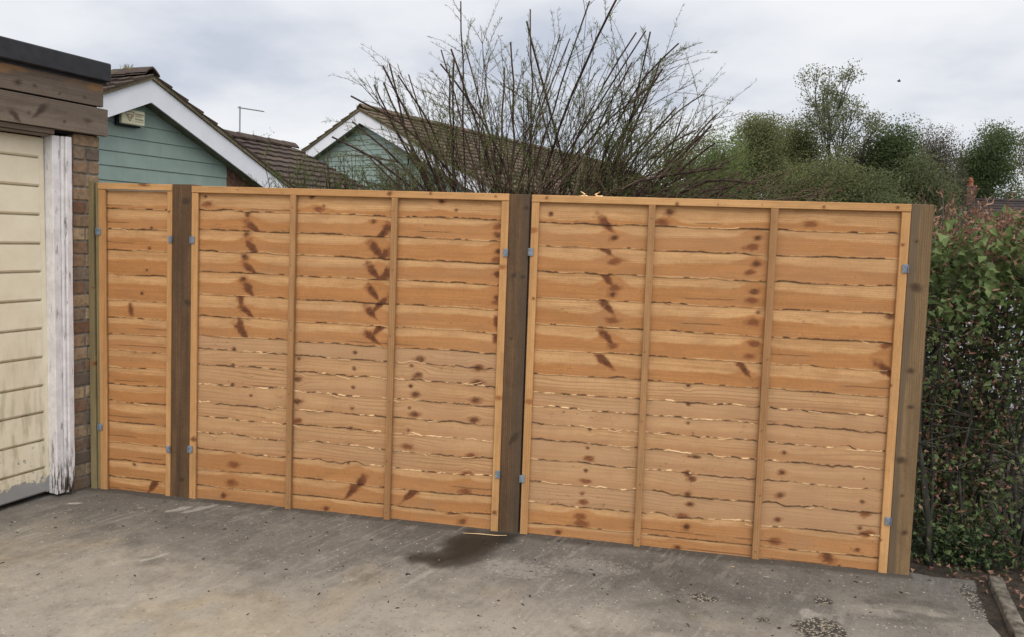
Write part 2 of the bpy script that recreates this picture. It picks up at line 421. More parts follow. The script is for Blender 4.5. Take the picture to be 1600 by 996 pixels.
def brick_mat():
    k = NT('buff_brown_bricks'); a = k.sep(k.attr('leaf').outputs['Color']); o = k.obj()
    c = k.mix(a[0], (0.19,0.10,0.06), (0.45,0.33,0.20)); c = k.mix(k.rng(a[1], 0.6, 0.9), c, (0.15,0.115,0.09))
    n = k.noise(35, o, 6, 0.7); c = k.mix(k.rng(n, 0.35, 0.7, 0, 0.6), c, (0.085,0.06,0.042))
    f = k.noise(11, o, 4, 0.6); c = k.mix(k.rng(f, 0.55, 0.75, 0, 0.35), c, (0.33,0.29,0.23))
    sx = k.n('ShaderNodeSeparateXYZ'); k.l(o, sx.inputs[0])
    c = k.mix(k.rng(sx.outputs['Z'], 0.75, 0.1, 0, 0.5), c, (0.095,0.075,0.057))
    k.col(c); k.rough(0.92); k.bump(n, 0.7, 0.006); return k.m
M['brick'] = brick_mat()

def door_mat():
    k = NT('cream_peeling_paint'); o = k.obj(); sx = k.n('ShaderNodeSeparateXYZ'); k.l(o, sx.inputs[0]); z = sx.outputs['Z']
    n = k.noise(6, o, 7, 0.65); f = k.noise(40, o, 5, 0.7); s = k.noise(1.0, k.map(o, (26,26,5)), 5, 0.65)
    c = k.mix(k.rng(n, 0.3, 0.75), (0.69,0.605,0.445), (0.77,0.695,0.53))
    low = k.rng(z, 1.3, 0.25)
    c = k.mix(k.math('MULTIPLY', low, k.rng(s, 0.44, 0.68, 0, 0.6)), c, (0.36,0.31,0.19))
    c = k.mix(k.rng(f, 0.62, 0.8, 0, 0.4), c, (0.30,0.25,0.16))
    # bare grey primer along the foot, with a ragged edge and a few flaked islands
    edge = k.math('ADD', z, k.math('MULTIPLY', k.math('SUBTRACT', k.noise(14, o, 5, 0.7), 0.5), 0.16))
    pr = k.rng(edge, 0.118, 0.108)
    isl = k.math('MULTIPLY', k.rng(k.noise(19, k.map(o, (1,1,1), loc=(3,1,8)), 4, 0.6), 0.63, 0.66), k.rng(z, 0.40, 0.2))
    c = k.mix(k.math('MAXIMUM', pr, isl), c, k.mix(n, (0.22,0.215,0.205), (0.34,0.335,0.325)))
    k.col(c); k.rough(0.6); k.bump(k.math('ADD', k.math('MULTIPLY', k.math('MAXIMUM', pr, isl), -1.0), k.math('MULTIPLY', f, 0.25)), 0.5, 0.003); return k.m
M['door'] = door_mat()
def flake_mat():
    k = NT('flaking_white_paint'); o = k.obj(); sx = k.n('ShaderNodeSeparateXYZ'); k.l(o, sx.inputs[0])
    n = k.noise(1.0, k.map(o, (60,60,9)), 6, 0.7); f = k.noise(14, o, 5, 0.7)
    c = k.mix(k.rng(f, 0.3, 0.75), (0.60,0.57,0.565), (0.77,0.74,0.73))
    fl = k.rng(n, 0.60, 0.66)
    c = k.mix(k.math('MULTIPLY', fl, 0.8), c, (0.20,0.165,0.14))
    rot = k.math('MULTIPLY', k.rng(n, 0.48, 0.56), k.rng(sx.outputs['Z'], 0.40, 0.02))
    c = k.mix(rot, c, (0.045,0.03,0.02))
    k.col(c); k.rough(0.65); k.bump(k.math('ADD', k.math('MULTIPLY', fl, -1.0), k.math('MULTIPLY', n, 0.5)), 0.7, 0.004); return k.m
M['flake'] = flake_mat()

# ------------------------------------------------------------------ masked timber
KN = {1: "-0.272,1.562,s -0.285,1.442,s -0.302,1.315,s -0.335,1.179,s -0.41,1.081,V -0.387,0.159,s -0.252,0.051,U",
2: "0.329,1.659,m 0.373,1.576,D 0.326,1.547,m 0.369,1.464,D 0.317,1.418,m 0.35,1.351,D 0.31,1.291,m 0.346,1.233,D 0.294,1.182,V 0.332,1.11,D 0.294,1.029,V 0.313,0.985,D 0.068,1.75,s 0.083,1.709,b 1.077,1.639,m 1.133,1.574,U 1.075,1.517,m 1.105,1.476,D 1.131,1.446,U 1.071,1.394,s 1.087,1.362,D 1.139,1.335,U 1.069,1.276,s 1.09,1.245,D 1.123,1.187,U 1.077,1.135,D 1.126,1.059,U 1.091,0.998,D 1.77,1.591,m 1.773,1.634,b 1.778,1.502,m 1.779,1.459,b 1.777,1.383,m 1.776,1.259,m 1.777,1.23,b 1.781,1.125,V 1.779,1.048,V 0.717,1.768,m 0.761,1.695,b 0.787,1.716,s 1.461,1.758,m 1.541,1.714,s 0.989,0.912,s 0.986,0.823,s 0.982,0.718,s 0.979,0.6,s 0.974,0.485,s 0.967,0.394,s 0.963,0.288,s 0.655,0.857,s 0.654,0.739,m 0.654,0.615,m 0.656,0.502,b 1.361,0.898,o 1.352,0.812,o 1.344,0.705,o 1.341,0.595,o 1.315,0.862,s 1.314,0.75,s 1.31,0.628,s 1.308,0.502,s 1.309,0.411,b 1.692,0.876,o 1.686,0.793,o 1.681,0.698,o 1.674,0.589,o 1.663,0.392,b 1.649,0.293,b 1.639,0.193,b 1.03,0.178,U 0.985,0.129,U 1.334,0.152,U 0.837,0.017,m 1.628,0.023,m 1.571,0.065,H 0.261,0.887,s 0.255,0.796,s 0.253,0.685,s 0.369,0.735,t 0.367,0.626,s 0.268,0.217,b 0.252,0.11,b 0.205,0.029,m",
3: "2.342,1.66,D 2.383,1.598,m 2.342,1.532,D 2.391,1.473,b 2.354,1.389,D 2.397,1.335,b 2.388,1.304,m 2.36,1.241,D 2.394,1.17,b 2.367,1.081,D 2.397,1.038,b 2.367,0.948,D 3.088,1.62,m 3.062,1.574,b 3.09,1.492,m 3.059,1.446,b 3.088,1.353,m 3.076,1.308,b 3.112,1.25,s 3.087,1.199,b 3.102,1.09,b 3.081,1.028,b 3.061,0.956,D 2.66,1.735,m 2.623,1.684,b 2.05,1.71,s 3.337,1.695,b 3.727,1.262,m 3.722,1.121,b 3.721,0.998,D 2.789,0.856,s 2.793,0.764,s 2.798,0.663,s 2.825,0.614,t 2.836,0.491,H 2.81,0.403,m 2.832,0.374,m 2.811,0.291,m 2.826,0.241,m 2.796,0.175,b 2.814,0.122,m 2.157,0.764,t 2.158,0.67,t 2.3,0.591,s 2.291,0.489,s 2.301,0.435,b 2.286,0.37,s 2.29,0.312,b 2.274,0.244,s 2.279,0.199,b 2.267,0.119,b 2.276,0.083,b 2.153,0.022,m 2.779,0.008,m 3.274,0.549,s 3.268,0.449,m 3.266,0.335,m 3.261,0.207,m 3.252,0.093,b 3.654,0.452,t 3.653,0.339,s 3.65,0.204,s 3.645,0.092,s 3.672,0.279,b 3.683,0.177,b 3.509,0.04,L 3.565,0.002,s",
'frame': "2.028,1.792,s 2.689,1.779,s 2.889,1.778,t 1.962,1.619,b 1.978,1.265,s 1.974,0.716,b 3.387,1.782,s 3.72,1.787,s 3.754,1.611,s 3.741,0.162,s 3.743,0.93,s 1.173,1.792,m 1.403,1.799,s 1.758,1.792,s 1.805,1.422,b 1.81,0.724,b 1.808,0.1,m 0.022,0.348,m -0.307,1.807,H -0.146,1.658,s 0.28,1.791,t 0.55,1.785,t 3.10,1.785,t",
'post': "-0.042,1.72,L -0.025,1.141,L -0.088,1.327,t -0.054,0.102,m 1.923,1.737,m 1.869,1.382,m 1.917,1.375,m 1.866,1.044,s 1.896,0.51,U 3.825,1.411,L 3.829,1.006,m 3.816,1.629,s 3.842,0.829,m 3.814,0.567,L 3.828,0.392,s 3.85,0.21,m -0.64,1.2,s -0.63,0.75,m"}
# kind: rx, rz, angle, core strength, halo strength, halo size
KT = {'t': (.0045,.0045,0,.95,.1,1.5), 's': (.0085,.008,0,.95,.35,1.9), 'm': (.014,.0115,.15,.9,.6,1.9), 'b': (.017,.011,.1,.22,.85,1.9), 'o': (.021,.0145,.1,.8,.6,1.7),
      'U': (.042,.0145,.80,.72,.9,1.5), 'D': (.040,.0145,-.80,.72,.9,1.55), 'V': (.012,.034,.1,.6,.85,1.6), 'H': (.030,.008,0,.9,.4,1.6), 'L': (.024,.019,-.3,.85,.7,1.7)}
def knots(key):
    out = []
    for q in KN[key].split():
        a, b, c = q.split(','); out.append((float(a), float(b), c))
    return out
def knot_masks(X, Zz, kl, jitter=0.0, seed=0, kscale=1.0):
    core = np.zeros_like(X); halo = np.zeros_like(X); warp = np.zeros_like(X)
    nz = fbm(X*45, Zz*60, 91+seed, 3)-.5
    rr = random.Random(seed+5)
    for kx, kz, t in kl:
        rx, rz, an, cs, hs, hz = KT[t]
        f = rr.uniform(.85, 1.15)*kscale; rx *= f; rz *= f; an += rr.uniform(-.15, .15)
        dx = X-kx; dz = Zz-kz
        if np.abs(dx).min() > .2: continue
        u = (dx*math.cos(an)+dz*math.sin(an))/rx; v = (-dx*math.sin(an)+dz*math.cos(an))/rz
        if t in 'UD':      # spike knots taper towards one end
            v = v/np.clip(1+.45*(u if t == 'U' else -u), .45, 1.6)
        d = np.sqrt(u*u+v*v)*(1+nz*.9)
        core = np.maximum(core, cs*sstep(1.08, .72, d)*(0.82+.18*np.cos(d*5)))
        # halo drifts along the grain as well
        d2 = np.sqrt((u/1.25)**2+v*v)*(1+nz*.8)
        halo = np.maximum(halo, hs*sstep(hz, .6, d2))
        warp += -dz*.75*np.exp(-(dx/(rx*2.2))**2-(dz/(rz*2.6))**2)
    return core, halo, warp

def timber(mb, x0, x1, z0, z1, y0, y1, kl, seed, vertical=False, heart=0.5, res=0.006, yb=None, stain=None, lean=(0, 0), Mx=None):
    """a squared piece of sawn wood: front face as a fine grid carrying knot and grain masks, chamfered edges.
    lean: (dx at top, dx at bottom) added to x"""
    nx = max(3, int(round((x1-x0)/res))); nz = max(3, int(round((z1-z0)/res)))
    b = 0.002
    xs = np.linspace(x0+b, x1-b, nx); zs = np.linspace(z0+b, z1-b, nz)
    X, Zz = np.meshgrid(xs, zs)
    core, halo, warp = knot_masks(X, Zz, kl, seed=seed)
    al, ac = (Zz, X) if vertical else (X, Zz)
    flow = ac+.012*(fbm(al*1.1, ac*6, seed+3, 3)-.5)+(warp if not vertical else .4*warp)
    h = np.clip(heart+1.1*(fbm(al*.8+seed, ac*14, seed, 3)-.5), 0, 1)
    ring = np.clip(fbm(al*.7, ac*9+seed, seed+9, 2)*1.2-.25, 0, .7)
    crack = np.zeros_like(X)
    gr = stain(X, Zz) if stain else np.zeros_like(X)
    mask = np.stack([h, core, halo, crack], -1).reshape(-1, 4)
    mask2 = np.stack([np.zeros_like(h), ring, gr, np.zeros_like(h)], -1).reshape(-1, 4)
    gc = np.stack([al, flow+seed*.37, np.full_like(h, seed*1.3)], -1).reshape(-1, 3)
    V = np.stack([X, np.full_like(X, y0), Zz], -1).reshape(-1, 3)
    # border loop
    idx = np.arange(nx*nz).reshape(nz, nx)
    F = np.stack([idx[:-1, :-1], idx[:-1, 1:], idx[1:, 1:], idx[1:, :-1]], -1).reshape(-1, 4)
    loop = np.concatenate([idx[0, :], idx[1:, -1], idx[-1, -2::-1], idx[-2:0:-1, 0]])
    P = V[loop]
    def grow(p, y):
        q = p.copy(); q[:, 1] = y
        q[:, 0] = np.where(np.isclose(p[:, 0], x0+b), x0, np.where(np.isclose(p[:, 0], x1-b), x1, p[:, 0]))
        q[:, 2] = np.where(np.isclose(p[:, 2], z0+b), z0, np.where(np.isclose(p[:, 2], z1-b), z1, p[:, 2]))
        return q
    n = len(loop); N0 = len(V)
    Q1 = grow(P, y0+b); Q2 = grow(P, y1)
    VV = np.concatenate([V, Q1, Q2])
    i = np.arange(n); j = (i+1) % n
    S1 = np.stack([loop[i], N0+i, N0+j, loop[j]], -1); S2 = np.stack([N0+i, N0+n+i, N0+n+j, N0+j], -1)
    back = (N0+n+np.arange(n))[None, :]
    VV[:, 0] += lean[1]+(lean[0]-lean[1])*(VV[:, 2]-z0)/(z1-z0)
    if Mx is not None: VV = Mx(VV)
    e2 = lambda a: np.concatenate([a, a[loop], a[loop]])
    mb.add(VV, [F, S1, S2, back], mask=e2(mask), mask2=e2(mask2), gc=e2(gc))

def lap_boards(mb, x0, x1, lines, grp, kl, seed, ytop=0.0228, ybot=0.0193, lean=None):
    """waney-lap boards, top one first.  grp[i] = log group of board i; boards sawn from one log repeat its figure"""
    res = 0.005
    nx = int((x1-x0)/res); xs = np.linspace(x0, x1, nx)
    edges = []
    nb = len(lines)-1
    for i in range(1, nb+1):
        g = grp[i-1]; rag = (.0026, .0075, .0026)[g]
        ez = lines[i]+.010*(fbm(xs*1.6, np.full_like(xs, i*.22), seed+g*31, 3)-.5)+(.012*(fbm(xs*4.5, np.full_like(xs, i*.45), seed+7+g, 2)-.5))
        ez += rag*(fbm(xs*27, np.full_like(xs, i*3.1), seed+i, 4, .7)-.5)*2
        ch = vnoise(xs*9, np.full_like(xs, i*5.7), seed+50)          # torn-out chips
        ez += np.where(ch > .72, (ch-.72)*.055, 0)*(1 if g == 1 else .5)
        if i == nb: ez = np.full_like(xs, lines[-1])
        edges.append(ez)
    top = np.full_like(xs, lines[0])
    for i in range(nb):
        g = grp[i]
        up = top if i == 0 else edges[i-1]
        lo = edges[i]
        ht = float(np.mean(up-lo))
        nz = int((ht+.022)/.0038)
        t = np.linspace(0, 1, nz)[:, None]
        hi = up+(0.0 if i == 0 else .022)
        Zz = lo[None, :]+(hi-lo)[None, :]*t
        X = np.broadcast_to(xs[None, :], Zz.shape)
        cup = .0018*(fbm(xs*2.2, np.full_like(xs, i*4.4), seed+77, 2)-.5)
        Yt = ytop+.001*(i % 2); Y = (ybot+cup+(-.0008 if g != 1 else 0))[None, :]*(1-t)+Yt*t
        vis = (Zz-lo[None, :])/np.maximum(up-lo, .02)[None, :]
        mykn = [q for q in kl if (lo[np.argmin(abs(xs-q[0]))]-.004 < q[1] < up[np.argmin(abs(xs-q[0]))]+.004)]
        core, halo, warp = knot_masks(X, Zz, mykn, seed=seed+i, kscale=1.22)
        tx_ = fbm(X*55, Zz*170, seed+9, 3); halo = np.clip(halo*(.55+.9*tx_)*1.1, 0, 1); core = np.clip(core*(.45+1.1*fbm(X*80, Zz*120, seed+19, 3)), 0, .97)
        # heartwood boundary, shared by the boards of one log and drifting slowly
        lf = fbm(xs*1.25, np.full_like(xs, i*.13), seed+g*13+200, 3)
        bnd = (.60, .32, .60)[g]+.14*(vnoise(i*5.3, 2.2, seed+1)-.5)+(.50, .45, .50)[g]*(lf-.5)
        if i == 0: bnd = bnd-.35
        for kx, kz, kt in mykn:
            if kt in 'DULmb': bnd = bnd+(.16 if g != 1 else .05)*np.exp(-((xs-kx)/.06)**2)
        rag2 = .10*(fbm(X*7, Zz*90, seed+i*3, 4, .65)-.5)+.06*(fbm(X*30, Zz*60, seed+i, 2)-.5)
        w_ = (.07, .20, .08)[g]
        heart = sstep(bnd+w_, bnd-w_, vis+rag2)*((1.0, .75, 1.0)[g]*(.85+.3*vnoise(i*1.7, 3.3, seed)))
        # tongues of sapwood at the bottom lip
        lip = sstep(.10, .02, vis)*sstep(.5, .62, fbm(X*3, Zz*0+i*2.2, seed+5, 3))
        heart = heart*(1-.7*lip)
        flow = Zz*(.55 if g == 1 else 1.0)+warp+(.030 if g == 1 else .012)*(fbm(X*1.6, Zz*12+i*3.3*(g == 1), seed+g*9+i*(g == 1), 3)-.5)
        ring = np.clip((1.0 if g == 1 else .35)*(fbm(X*1.8, Zz*9+i, seed+i, 2)*1.9-.42), 0, .95)
        # lip: shadow under the ragged edge painted dark in runs, freshly torn pale wood in others
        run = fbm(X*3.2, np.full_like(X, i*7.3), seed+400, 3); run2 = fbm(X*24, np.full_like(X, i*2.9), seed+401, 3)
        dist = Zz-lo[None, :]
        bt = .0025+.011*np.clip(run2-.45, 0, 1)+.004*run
        bark_tone = sstep(bt, bt*.35, dist+.004*(fbm(X*70, Zz*90, seed+31, 2)-.5))*sstep(.475, .54, run*.5+run2*.5)*.92  # dark dashes: shade below the lip put into the colour
        ft = (.0045 if g == 1 else .003)+.010*np.clip(fbm(X*11, np.full_like(X, i*4.9), seed+402, 3)-.5, 0, 1)*(1.6 if g == 1 else .5)
        fresh = sstep(ft, ft*.4, dist)*sstep(.36, .48, fbm(X*31, np.full_like(X, i*4.9), seed+403, 3))*sstep(.5, .43, run*.6+run2*.4)*(1.0 if g == 1 else .55)
        # a few drying cracks along the grain
        crack = np.zeros_like(X)
        rr = random.Random(seed*10+i)
        for q in range(2 if g != 1 else 1):
            if rr.random() < .35:
                cx = rr.uniform(x0, x1); cl = rr.uniform(.08, .28); cz = float(np.mean(lo))+ht*rr.uniform(.12, .4)
                line = cz+.008*(fbm(xs*3, np.full_like(xs, q+i*1.), seed+99, 2)-.5)
                crack = np.maximum(crack, .8*sstep(.0028, .001, np.abs(Zz-line[None, :]))*sstep(cl, cl*.6, np.abs(X-cx)))
        tone = .16*(vnoise(i*2.3, 8.1, seed)-.5)
        grey = np.clip((.40 if g == 1 else .06)+(.25*vnoise(i*3.7, 1.2, seed) if g == 1 else 0)+.40*(fbm(X*2.5, Zz*10, seed+i*5+3, 4)-.5)+tone, 0, .75)
        dots = sstep(.90, .95, vnoise(X*70, Zz*150, seed+i))*sstep(.55, .75, fbm(X*5, Zz*14, seed+61, 2))*.35
        core = np.maximum(core, dots)
        z0_ = np.zeros_like(X)
        mask = np.stack([np.clip(heart, 0, 1), core, halo, np.clip(np.maximum(bark_tone, crack), 0, 1)], -1).reshape(-1, 4)
        mask2 = np.stack([np.clip(fresh, 0, 1), ring, grey, z0_], -1).reshape(-1, 4)
        gc = np.stack([X+i*.05, flow+i*.31, np.full_like(X, seed+i*.9)], -1).reshape(-1, 3)
        V = np.stack([X, Y, Zz], -1)
        thick = .0028
        # wane: lip rolls back, then a back face
        lip1 = V[0].copy(); lip1[:, 1] += .0014; lip1[:, 2] -= .0010
        lip2 = V[0].copy(); lip2[:, 1] += thick
        bk = V[-1].copy(); bk[:, 1] += thick
        VV = np.concatenate([bk[None], lip2[None], lip1[None], V], 0)
        n2 = nz+3
        edgem = mask.reshape(nz, nx, 4); edge2 = mask2.reshape(nz, nx, 4); egc = gc.reshape(nz, nx, 3)
        MM = np.concatenate([edgem[-1:], edgem[:1], edgem[:1], edgem], 0); M2 = np.concatenate([edge2[-1:], edge2[:1], edge2[:1], edge2], 0); GG = np.concatenate([egc[-1:], egc[:1], egc[:1], egc], 0)
        idx = np.arange(n2*nx).reshape(n2, nx)
        F = np.stack([idx[:-1, :-1], idx[:-1, 1:], idx[1:, 1:], idx[1:, :-1]], -1).reshape(-1, 4)
        F2 = np.stack([idx[-1, :-1], idx[-1, 1:], idx[0, 1:], idx[0, :-1]], -1).reshape(-1, 4)
        VV = VV.reshape(-1, 3)
        if lean: VV[:, 0] += lean(VV[:, 0], VV[:, 2])
        mb.add(VV, [F, F2], mask=MM.reshape(-1, 4), mask2=M2.reshape(-1, 4), gc=GG.reshape(-1, 3))

def splinters(mb, n, x0, x1, lines, seed, grp):
    """slivers torn along the board edges, still hanging on"""
    rr = random.Random(seed)
    for q in range(n):
        i = rr.choice([k for k in range(1, len(lines)-1) if grp[k-1] == 1 or rr.random() < .3])
        x = rr.uniform(x0+.05, x1-.12); L = rr.uniform(.02, .09); z = lines[i]+rr.uniform(-.003, .003)
        k = 6; tt = np.linspace(0, 1, k); bend = rr.uniform(-.012, .012)
        P = np.stack([x+L*tt, .010-.006*np.sin(tt*math.pi)*rr.uniform(.2, 1.2), z+bend*tt**2+rr.uniform(-.1, .1)*L*tt], -1)
        V = np.concatenate([P+[0, 0, .0013], P-[0, 0, .0013], P+[0, .0016, 0]], 0)
        a = np.arange(k-1)
        F = np.concatenate([np.stack([a, a+1, k+a+1, k+a], -1), np.stack([k+a, k+a+1, 2*k+a+1, 2*k+a], -1), np.stack([2*k+a, 2*k+a+1, a+1, a], -1)])
        dk = rr.random() < .4
        mb.add(V, F, mask=np.array([.2, 0, 0, .85 if dk else 0]), mask2=np.array([0 if dk else .8, 0, 0, 0]), gc=np.array([x, z, seed]))

FG = 'lap fence panels in the new fence'
PG = 'square timber posts of the new fence'
L1 = [1.772,1.669,1.547,1.425,1.283,1.134,1.029,.931,.833,.735,.633,.53,.408,.282,.175,.071,-.004]
G1 = [0]*6+[2]*10
L2 = [1.772,1.672,1.56,1.439,1.326,1.195,1.07,.957,.875,.782,.67,.565,.48,.383,.285,.175,.075,-.004]
G2 = [0]*7+[1]*7+[2]*3
L3 = [1.772,1.663,1.54,1.408,1.273,1.132,.994,.866,.77,.689,.598,.509,.404,.284,.17,.063,-.004]
G3 = [0]*7+[1]*7+[2]*2
FK = knots('frame')
def panel(x0, x1, lines, grp, kk, seed, battens, label, lean=None, sw=(.040, .040), ztop=1.808):
    r = empty('timber_fence', ((x0+x1)/2, 0.02, 0), label, 'fence panel', FG)
    le = lean or (lambda x, z: 0*x)
    mb = MB(); lap_boards(mb, x0+.004, x1-.004, lines, grp, knots(kk), seed, lean=lean); splinters(mb, 26 if x1-x0 > 1 else 5, x0+.05, x1-.05, lines, seed, grp)
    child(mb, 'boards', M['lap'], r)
    # frame: top rail proud in front, stiles below it
    mb = MB(); timber(mb, x0, x1, ztop-.037, ztop, -.003, .040, FK, seed+1, heart=.25, res=.005); child(mb, 'top_rail', M['frame'], r)
    for sgn, (a, b) in enumerate(((x0, x0+sw[0]), (x1-sw[1], x1))):
        mb = MB(); ll = (0, 0)
        if lean: ll = (float(lean(np.array(a), 1.772)), float(lean(np.array(a), 0.0)))
        timber(mb, a, b, -.004, ztop-.0385, 0.0, .012, FK, seed+3+sgn, True, .3, res=.005, lean=ll); child(mb, 'stile', M['frame'], r)
        mb = MB(); timber(mb, a+.001, b-.001, -.002, ztop-.041, .036, .056, [], seed+5+sgn, True, .3, res=.02, lean=ll); child(mb, 'rear_stile', M['frame'], r)
    for j, (bx, bw) in enumerate(battens):
        mb = MB(); timber(mb, bx-bw/2, bx+bw/2, 0.0, ztop-.0385, -.009, .0105, [(bx+random.uniform(-.006, .006), z, 't') for z in (1.70, 1.38, 1.02, .66, .33, .04)], seed+20+j, True, .45, res=.005)
        child(mb, 'batten', M['batten'], r)
    mb = MB(); timber(mb, x0+sw[0], x1-sw[1], .0, .035, .036, .056, [], seed+40, res=.03); child(mb, 'bottom_rail', M['frame'], r)
    return r
def lean1(x, z):      # the cut-down panel is a little out of square on its left side
    f = np.clip((-.132-x)/.474, 0, 1); return .020*f*(1-z/1.8)
panel(-.606, -.128, L1, G1, 1, 3, [], 'narrow cut-down fence panel between the garage and the first dark post', lean=lean1, sw=(.046, .030), ztop=1.813)
panel(-.004, 1.830, L2, G2, 2, 14, [(.618, .034), (1.205, .034)], 'wide fence panel left of the wet stain, with chevron-shaped knots down its upper boards')
panel(1.951, 3.782, L3, G3, 3, 29, [(2.568, .034), (3.160, .036)], 'wide fence panel next to the hedge, with pale torn splinters along its lower boards', ztop=1.806)

PK = knots('post')
def bracket(mb, x, z, s=1, y=-.0045):
    """small folded steel clip: a plate on the panel and a leg turned back along the post"""
    wd, h = .026, .040
    mb.bbox((x-wd/2, y-.0022, z-h/2), (x+wd/2, y, z+h/2), .0006)
    mb.bbox((x+s*wd/2-.001*s-.0011, y-.011, z-h/2), (x+s*wd/2-.001*s+.0011, y-.0024, z+h/2), .0005)
    for dz in (.009, -.010):
        a = np.arange(8)*math.pi/4
        V = np.concatenate([np.stack([x+.0042*np.cos(a), np.full(8, y-.0035), z+dz+.0042*np.sin(a)], -1), np.stack([x+.0050*np.cos(a), np.full(8, y-.0021), z+dz+.0050*np.sin(a)], -1)])
        i = np.arange(8); j = (i+1) % 8
        mb.add(V, [np.stack([i, j, 8+j, 8+i], -1), np.arange(8)[None, ::-1]])
def post(x0, x1, ztop, mat, label, seed, yf, yb, clips, lean=(0, 0), stain=None, heart=.5):
    r = empty('fence_post', ((x0+x1)/2, (yf+yb)/2, 0), label, 'fence post', PG)
    mb = MB(); timber(mb, x0, x1, -.05, ztop, yf, yb, PK, seed, True, heart, res=.006, lean=lean, stain=stain); child(mb, 'shaft', mat, r)
    for cx, cz, s in clips:
        mb = MB(); bracket(mb, cx, cz, s); child(mb, 'bracket', M['zinc'], r)
    return r
r0 = empty('fence_post', (-.64, .015, 0), 'slim pale green treated post against the garage brickwork', 'fence post', PG)
mb = MB(); timber(mb, -.668, -.630, -.03, 1.822, -.004, .034, PK, 61, True, .6, lean=(-.006, .022)); child(mb, 'shaft', M['greenpost'], r0)
mb = MB(); timber(mb, -.6285, -.6085, -.03, 1.815, .006, .034, [], 62, True, .2, lean=(-.001, .022)); child(mb, 'packing_strip', M['greenpost'], r0)
for cx, cz in ((-.597, 1.53), (-.582, .375)):
    mb = MB(); bracket(mb, cx, cz, -1); child(mb, 'bracket', M['zinc'], r0)
wet1 = lambda X, Z: .8*sstep(.42, .62, fbm(X*22, Z*.8, 5, 4))
post(-.126, -.006, 1.816, M['post'], 'dark brown timber post between the narrow panel and the first wide panel', 71, .004, .100, [(-.133, 1.501, 1), (-.135, .279, 1), (.006, 1.502, -1), (.006, .291, -1)])
post(1.832, 1.940, 1.807, M['post'], 'dark brown timber post standing at the wet stain on the concrete', 72, .006, .106, [(1.821, 1.499, 1), (1.821, .313, 1), (1.955, 1.508, -1), (1.953, .301, -1)], stain=lambda X, Z: .45*sstep(1.88, 1.93, X+.02*fbm(X*9, Z*3, 4, 2)))
post(3.784, 3.884, 1.806, M['postlight'], 'olive brown timber post at the end of the fence beside the hedge', 73, .004, .104, [(3.770, 1.498, 1), (3.768, .262, 1)], stain=lambda X, Z: .75*sstep(3.822, 3.808, X+.03*(fbm(X*9, Z*1.3, 8, 3)-.5)*2))

# ------------------------------------------------------------------ ground
def sheet(xs, ys):
    X, Y = np.meshgrid(xs, ys); idx = np.arange(X.size).reshape(X.shape)
    F = np.stack([idx[:-1, :-1], idx[:-1, 1:], idx[1:, 1:], idx[1:, :-1]], -1).reshape(-1, 4)
    return X, Y, F
tmp = MB(); X, Y, F = sheet(np.concatenate([np.linspace(-900, -60, 6), np.linspace(-30, 40, 15), np.linspace(80, 900, 6)]), np.concatenate([np.linspace(-900, -60, 6), np.linspace(-30, 100, 20), np.linspace(160, 1500, 6)]))
tmp.add(np.stack([X, Y, np.full_like(X, -.10)], -1).reshape(-1, 3), F)
tag(tmp.build('lawn', M['grass']), 'rough grass ground reaching to the horizon', 'ground', kind='structure')

EDGE = np.array([(3.874,-.03),(4.114,.012),(4.19,.022),(4.150,-.10),(4.125,-.20),(4.085,-.359),(4.068,-.525),(3.95,-1.0),(3.75,-1.8),(3.5,-3.0)])
xs = np.concatenate([np.linspace(-6, -1.2, 14)[:-1], np.linspace(-1.2, 4.3, 620)])
ys = np.concatenate([np.linspace(-9, -2.2, 16)[:-1], np.linspace(-2.2, .06, 250)])
X, Y, F = sheet(xs, ys)
# keep the drive inside its own broken right edge, and in front of the fence
edge_x = np.interp(-Y, -EDGE[2:, 1], EDGE[2:, 0]); edge_x = np.where(Y > .022, 4.19, edge_x)+.03*(fbm(X*0+1.3, Y*7, 4, 4)-.5)
edge_y = np.interp(X, [-9, -.65, 3.88, 4.0, 4.19], [.06, .06, .045, .0, .03])+.02*(fbm(X*9, Y*0, 8, 3)-.5)*(X > 3.9)
keepv = (X < edge_x) & (Y < edge_y+.01)
Ff = F[keepv.ravel()[F].all(1)]
dn = fbm(X*.9, Y*.9, 31, 5)
sx_, sy_ = math.cos(math.radians(68)), math.sin(math.radians(68))
al = X*sx_+Y*sy_; ac = -X*sy_+Y*sx_
strk = fbm(al*1.3, ac*5, 12, 5, .6)
pale = sstep(-.34, -1.15, Y+.55*(dn-.5)-.10*(X-1.0)*(X > 1.6)+.5*(strk-.5))
pale = np.clip(pale*1.0+.22*sstep(.52, .72, strk)*sstep(.1, -.4, Y)-.25*sstep(1.6, 2.6, X)*sstep(-1.1, -.4, Y), 0, 1)
pale = np.maximum(pale, .75*np.exp(-((X-3.75)/.28)**2-((Y+.42)/.16)**2)*sstep(.3, .6, fbm(X*8, Y*14, 3, 4)))
from_poly = np.array([(1.463,-.435),(1.470,-.385),(1.53,-.355),(1.609,-.330),(1.585,-.235),(1.594,-.146),(1.675,-.03),(1.96,.0),(1.955,-.06),(1.905,-.155),(1.835,-.307),(1.76,-.43),(1.70,-.475),(1.628,-.50),(1.56,-.47),(1.511,-.481)])
